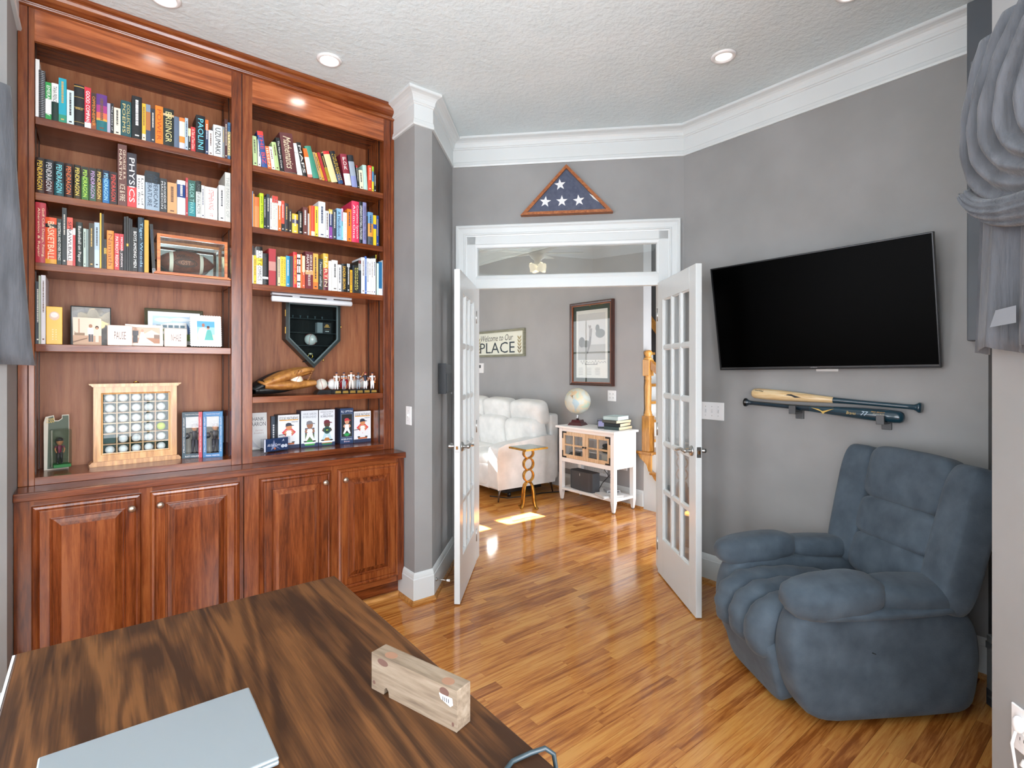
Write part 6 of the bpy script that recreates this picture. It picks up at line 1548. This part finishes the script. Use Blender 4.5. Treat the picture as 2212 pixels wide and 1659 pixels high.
for i, (c_, th, a, lab) in enumerate((('3a4a48', .034, .0, 'dark green book lying lowest in the stack on the console'), ('1e2426', .034, .12, 'black book lying second in the stack on the console'), ('4a4a42', .030, -.08, 'olive brown book lying third in the stack on the console'), ('b8cac8', .038, .05, 'pale blue book lying on top of the stack'))):
    t = thing('book', lab, 'book', (4.20 - .006 * i, 3.545 + .004 * i, z), R(7) + a, 'books stacked on the console')
    l_, w_ = (.125, .09) if i != 3 else (.11, .085)
    MB().box(-l_, l_, -w_, w_, 0, .0025).box(-l_, l_, -w_, w_, th - .003, th - .0005).box(-l_, -l_ + .003, -w_, w_, 0, th - .0005).build('cover', mat(c_, .5), t); MB().box(-l_ + .003, l_ - .004, -w_ + .004, w_ - .004, .0025, th - .003).build('page_block', mat('d8c8a4' if i != 3 else 'd8e4e4', .8), t)
    z += th
sp = thing('speaker', 'dark grey curved speaker on the lower console shelf', 'speaker', (4.065, 3.905, .1404), EAST - R(4))
MB().prism([(-.178, -.005), (-.17, -.035), (-.12, -.045), (0, -.052), (.12, -.045), (.17, -.035), (.178, -.005), (.17, .075), (-.17, .075)], 0, .20, 'Z').build('cabinet', mat('3c3e42', .7), sp, bevel=.008, seg=3)
MB().prism([(-.172, -.033), (-.12, -.0465), (0, -.0535), (.12, -.0465), (.172, -.033), (.168, -.03), (0, -.05), (-.168, -.03)], .008, .192, 'Z').build('grille', noise_mat('speaker_grille', '3a3c3f', '4a4c50', (900, 900, 900), .6), sp)
MB().box(-.003, .003, -.0545, -.053, .155, .180).build('badge', mat('d8d8d8', .4), sp)
pp = MB(); 
mg = thing('newspaper_pile', 'pile of newspapers lying on the lower console shelf', 'newspapers', (4.06, 3.53, .1404), R(-20))
for i in range(5): MB().box(-.12, .10, -.085, .10, .006 * i, .006 * i + .0055).xf(Matrix.Rotation(.06 * (i % 3 - 1), 4, 'Z')).build('newspaper', mat(('d8d8d6', 'bcbcba', 'e4e4e2')[i % 3], .7), mg)
md = thing('media_player', 'flat grey player box on the newspapers', 'player', (4.14, 3.58, .1708), R(-30))
MB().box(-.07, .07, -.06, .06, 0, .022).build('casing', mat('a4a6a8', .35, .4), md, bevel=.003); MB().box(-.06, .06, -.0615, -.06, .004, .018).build('front', mat('4a4c4e', .3), md)
o = MB().tube([(4.20, 3.73, .44), (4.19, 3.72, .36), (4.22, 3.66, .28), (4.24, 3.64, .20), (4.22, 3.62, .195)], .004, 8).build('speaker_cable', black_m); props(o, 'black cable drooping under the console towards the player', 'cable')
o = MB().tube([(4.33, 3.60, .42), (4.27, 3.63, .40), (4.24, 3.70, .30), (4.20, 3.76, .22), (4.19, 3.80, .145)], .004, 8).build('adapter_cable', black_m); props(o, 'black cable from the wall adapter to the speaker', 'cable')
ad = thing('wall_adapter', 'black power adapter plugged in behind the console', 'adapter', (4.355, 3.60, .40)); MB().box(-.03, .0, -.03, .03, 0, .05).build('housing', black_m, ad, bevel=.004); MB().box(0, .012, -.036, .036, -.04, .08).build('outlet_plate', white_m, ad)
vt = thing('wall_vent', 'white slatted return vent low on the far wall', 'vent', (4.37, 4.2, .25), EAST)
MB().ring(-.36, .36, 0, .17, [(0, 0), (0, .008), (.02, .010), (.03, .004), (.03, 0)]).build('frame', white_m, vt); MB().box(-.335, .335, -.002, 0, .02, .15).build('dark_duct', mat('4a4a4a', .8), vt)
sl = MB().box(-.165, .165, -.009, -.002, -.0035, .0035).mesh('slat', white_m)
for i in range(12):
    for xx in (-.168, .168): o = link('slat', sl, vt, loc=(xx, 0, .030 + i * .0102), rot=(R(25), 0, 0))
MB().box(-.012, .012, -.011, 0, .02, .15).build('mullion', white_m, vt)

# on the far wall
sg = thing('wall_sign', 'framed cream sign reading Welcome to Our PLACE', 'sign', (4.37, 5.80, 1.59), EAST)
w = .575
MB().ring(-w, w, 0, .365, [(0, 0), (0, .03), (.03, .03), (.03, .0)]).build('frame', noise_mat('grey_sage_wood', '7c7c68', '8f8f7c', (8, 8, 60), .6), sg); MB().box(-w + .02, w - .02, -.012, -.0, .02, .345).build('board', mat('e6e8da', .6), sg)
text('Welcome to Our', sg, face_m(-.045, -.0128, .262), .74, .085, '4a4e4c', shear=.25); text('PLACE', sg, face_m(-.04, -.0128, .125), .80, .15, '36444a', bold=.0)
def laurel(x0, s):
    sh = []
    for i in range(5):
        for q in (-1, 1):
            cx, cy = x0 + q * .022, .07 + i * .045; a = .9 if q > 0 else pi - .9
            sh.append(('p', [(cx + .030 * cos(t) * cos(a) - .009 * sin(t) * sin(a), cy + .030 * cos(t) * sin(a) + .009 * sin(t) * cos(a)) for t in [2 * pi * k / 10 for k in range(10)]], 'a89a6a' if i > 1 else '7a6a44'))
    sh.append(('p', [(x0 - .002, .03), (x0 + .002, .03), (x0 + .002, .26), (x0 - .002, .26)], '8a7c58')); return sh
picture(sg, face_m(0, -.0125, 0), laurel(.46, 1), 'painted_sprig'); picture(sg, face_m(0, -.0125, 0), laurel(-.47, 1), 'painted_sprig')
th_ = thing('thermostat', 'white thermostat with a dark screen below the sign', 'thermostat', (4.37, 6.24, 1.36), EAST); MB().box(-.09, .09, -.025, 0, 0, .145).build('housing', white_m, th_, bevel=.006); MB().box(-.02, .035, -.0265, -.025, .075, .12).build('screen', mat('4c5050', .3), th_)
plate('power_outlet', 'white double outlet plate on the far wall above the console', 'outlet', (4.37, 3.775, 1.135), EAST, .115, .115, 'outlet', 2)
pc = thing('framed_photograph', 'tall framed golfer photograph with green mount on the far wall', 'picture frame', (4.37, 4.062, 1.238), EAST)
w, h = .325, .942
MB().ring(-w, w, 0, h, [(0, 0), (0, .035), (.012, .04), (.026, .036), (.030, .028), (.030, 0)]).build('frame', wood_mat('dark_walnut_frame', '24120e', '3a1c14', '4c281c', 'Z', 8, .3, .4), pc); MB().ring(-w + .030, w - .030, .030, h - .030, [(0, 0), (0, .030), (.010, .030), (.010, 0)]).build('inner_slip', mat('8a4a28', .4), pc)
MB().box(-w + .035, w - .035, -.012, 0, .035, h - .035).build('green_mount', mat('33443a', .9), pc); MB().box(-.236, .236, -.0135, -.012, .086, .850).build('paper', mat('dcdfd8', .7), pc)
picture(pc, face_m(0, -.0136, 0), [('r', -.21, .288, .205, .81, 'c4c8c6'), ('r', -.21, .288, .205, .46, 'a4a8a4'), ('c', -.15, .49, .05, .06, '5a605c'), ('c', -.08, .47, .06, .04, '6a706c'), ('c', .13, .58, .07, .05, '6a7472'), ('c', .09, .64, .03, .04, '5a6462'), ('p', [(-.075, .36), (-.055, .36), (-.01, .47), (.0, .56), (-.03, .56), (-.045, .47)], '6a6c6a'), ('p', [(-.04, .55), (.0, .55), (.012, .64), (-.03, .64)], '8a8c8a'), ('c', -.02, .66, .014, .018, '7a7a78'), ('p', [(-.03, .63), (-.05, .68), (-.044, .685), (-.02, .64)], '8a8c8a'), ('r', -.1, .235, .09, .242, '5a605c')] + [('r', -.2 + .13 * j, .12 + .018 * i, -.13 + .13 * j, .126 + .018 * i, 'b0b4ae') for j in range(3) for i in range(5)], 'photograph')
sig = MB().tube([(-.17 + .38 * i / 60, -.0145, .262 + .014 * sin(i * .9) * (1 + .6 * sin(i * .21))) for i in range(61)], .0016, 5); sig.build('signature', mat('5a6064', .6), pc)
MB().box(-w + .03, w - .03, -.020, -.018, .03, h - .03).build('glass', glass_mat('picture_glass', 'ffffff', 1.5), pc)

# chandelier in the living room, mirrored in the picture glass
ch = thing('chandelier', 'brass chandelier with lit bulbs hanging in the living room', 'chandelier', (2.92, 5.45, 2.38))
MB().tube([(0, 0, .74), (0, 0, .06)], .008, 8).build('stem', brass_m, ch); MB().lathe([(0, .74), (.07, .74), (.05, .70), (0, .69)], 20).build('canopy', brass_m, ch); MB().ball((0, 0, .06), .04, 14).build('hub', brass_m, ch)
for i in range(5):
    a = 2 * pi * i / 5; MB().tube([(.03 * cos(a), .03 * sin(a), .06), (.13 * cos(a), .13 * sin(a), -.02), (.22 * cos(a), .22 * sin(a), .02), (.23 * cos(a), .23 * sin(a), .06)], .008, 8).build('arm', brass_m, ch)
    MB().ball((.23 * cos(a), .23 * sin(a), .10), (.028, .028, .04), 14).build('bulb', mat('ffe6b8', .4, emis=40, name='warm_bulb'), ch)
# stairs
st = struct(thing('trim_stairs', None, None, (4.37, 3.0, 0)))
def stp(n, mb, m=trim_m, **k): return mb.build(n, m, st, world=True, **k)
oakz = wood_mat('honey_oak', '9a6424', 'bd8338', 'd29c50', 'Z', 8, .3, .3)
stp('skirt', MB().prism([(3.43, .56), (3.41, .535), (2.7, 0.0), (2.3, 0), (2.3, .02), (3.19, .57)], 4.372, 4.385, 'X'))
for i in range(4):
    zt = .59 - .195 * i; y1 = 3.44 - .265 * i if i else 3.44; ya = 3.255 - .25 * (i - 1) if i else 3.44; yb = ya - .30
    y1 = 3.44 if i == 0 else 3.265 - .25 * (i - 1); y0 = 3.265 - .25 * i - .03
    stp('tread', MB().box(4.335, 5.4, y0, y1, zt - .03, zt), oakz, bevel=.008); stp('riser', MB().box(4.40, 5.4, y0 + .03, y0 + .045, zt - .195, zt - .03))
    if i < 2: stp('tread_bracket', MB().prism([(y1 - .02, zt - .03), (y1 - .05, zt - .07), (y1 - .09, zt - .10), (y1 - .13, zt - .13), (y1 - .145, zt - .17), (y1 - .155, zt - .195), (y0 + .02, zt - .195), (y0 + .02, zt - .03)], 4.352, 4.372, 'X'), oakz)
    stp('stringer', MB().box(4.374, 4.40, y0 + .02, y1 - .01, max(0, zt - .6), zt - .03))
nw = thing('newel_post', 'turned honey oak newel post at the foot of the banister', 'newel post', (4.40, 3.325, .5905))
MB().box(-.045, .045, -.045, .045, 0, .36).build('square_base', oakz, nw, bevel=.004)
MB().lathe([(.043, .36), (.045, .375), (.036, .385), (.038, .395), (.030, .42), (.034, .55), (.036, .66), (.030, .72), (.036, .735), (.030, .75), (.034, .765)], 24).build('turning', oakz, nw)
MB().box(-.040, .040, -.040, .040, .765, .93).build('square_head', oakz, nw, bevel=.004); MB().lathe([(.042, .93), (.046, .94), (.030, .955), (.028, .965), (.042, .985), (.040, 1.01), (.025, 1.025), (0, 1.03)], 24).build('cap', oakz, nw)
hr_ = MB().prism([(3.284, 1.428), (3.284, 1.513), (2.40, .83), (2.40, .745)], 4.375, 4.43, 'X'); props(hr_.build('banister_rail', oakz, loc=(0, 0, 0)), 'sloping honey oak handrail descending from the newel post', 'handrail')
for i, y in enumerate((3.215, 3.09, 2.96)):
    t = thing('baluster', 'white turned baluster, %s from the newel post' % ('first', 'second', 'third')[i], 'baluster', (4.43, y, .5905 - (.0 if i == 0 else .195)), 0, 'balusters of the stair')
    zt = (1.36 - .77 * (3.215 - y)) - (.59 if i == 0 else .395)
    MB().box(-.022, .022, -.022, .022, 0, .22).build('square_base', trim_m, t); MB().lathe([(.018, .22), (.022, .24), (.014, .26), (.019, .30), (.012, zt)], 16).build('turning', trim_m, t)
# the upper flight against the stair wall
for i in range(6):
    zt = .68 + .19 * i; y0 = 3.25 + .12 * i
    stp('upper_tread', MB().box(4.62, 5.46, y0 - .03 + .2, y0 + .62, zt - .03, zt), oakz); stp('upper_riser', MB().box(4.62, 5.46, y0 + .2, y0 + .215, zt - .19, zt - .03))
wr = MB().prism([(4.40, 2.40), (4.40, 2.50), (3.3, 1.16), (3.3, 1.06)], 5.38, 5.44, 'X'); props(wr.build('wall_handrail', oakz), 'oak handrail fixed along the dark stair wall', 'handrail')
flush_texts()
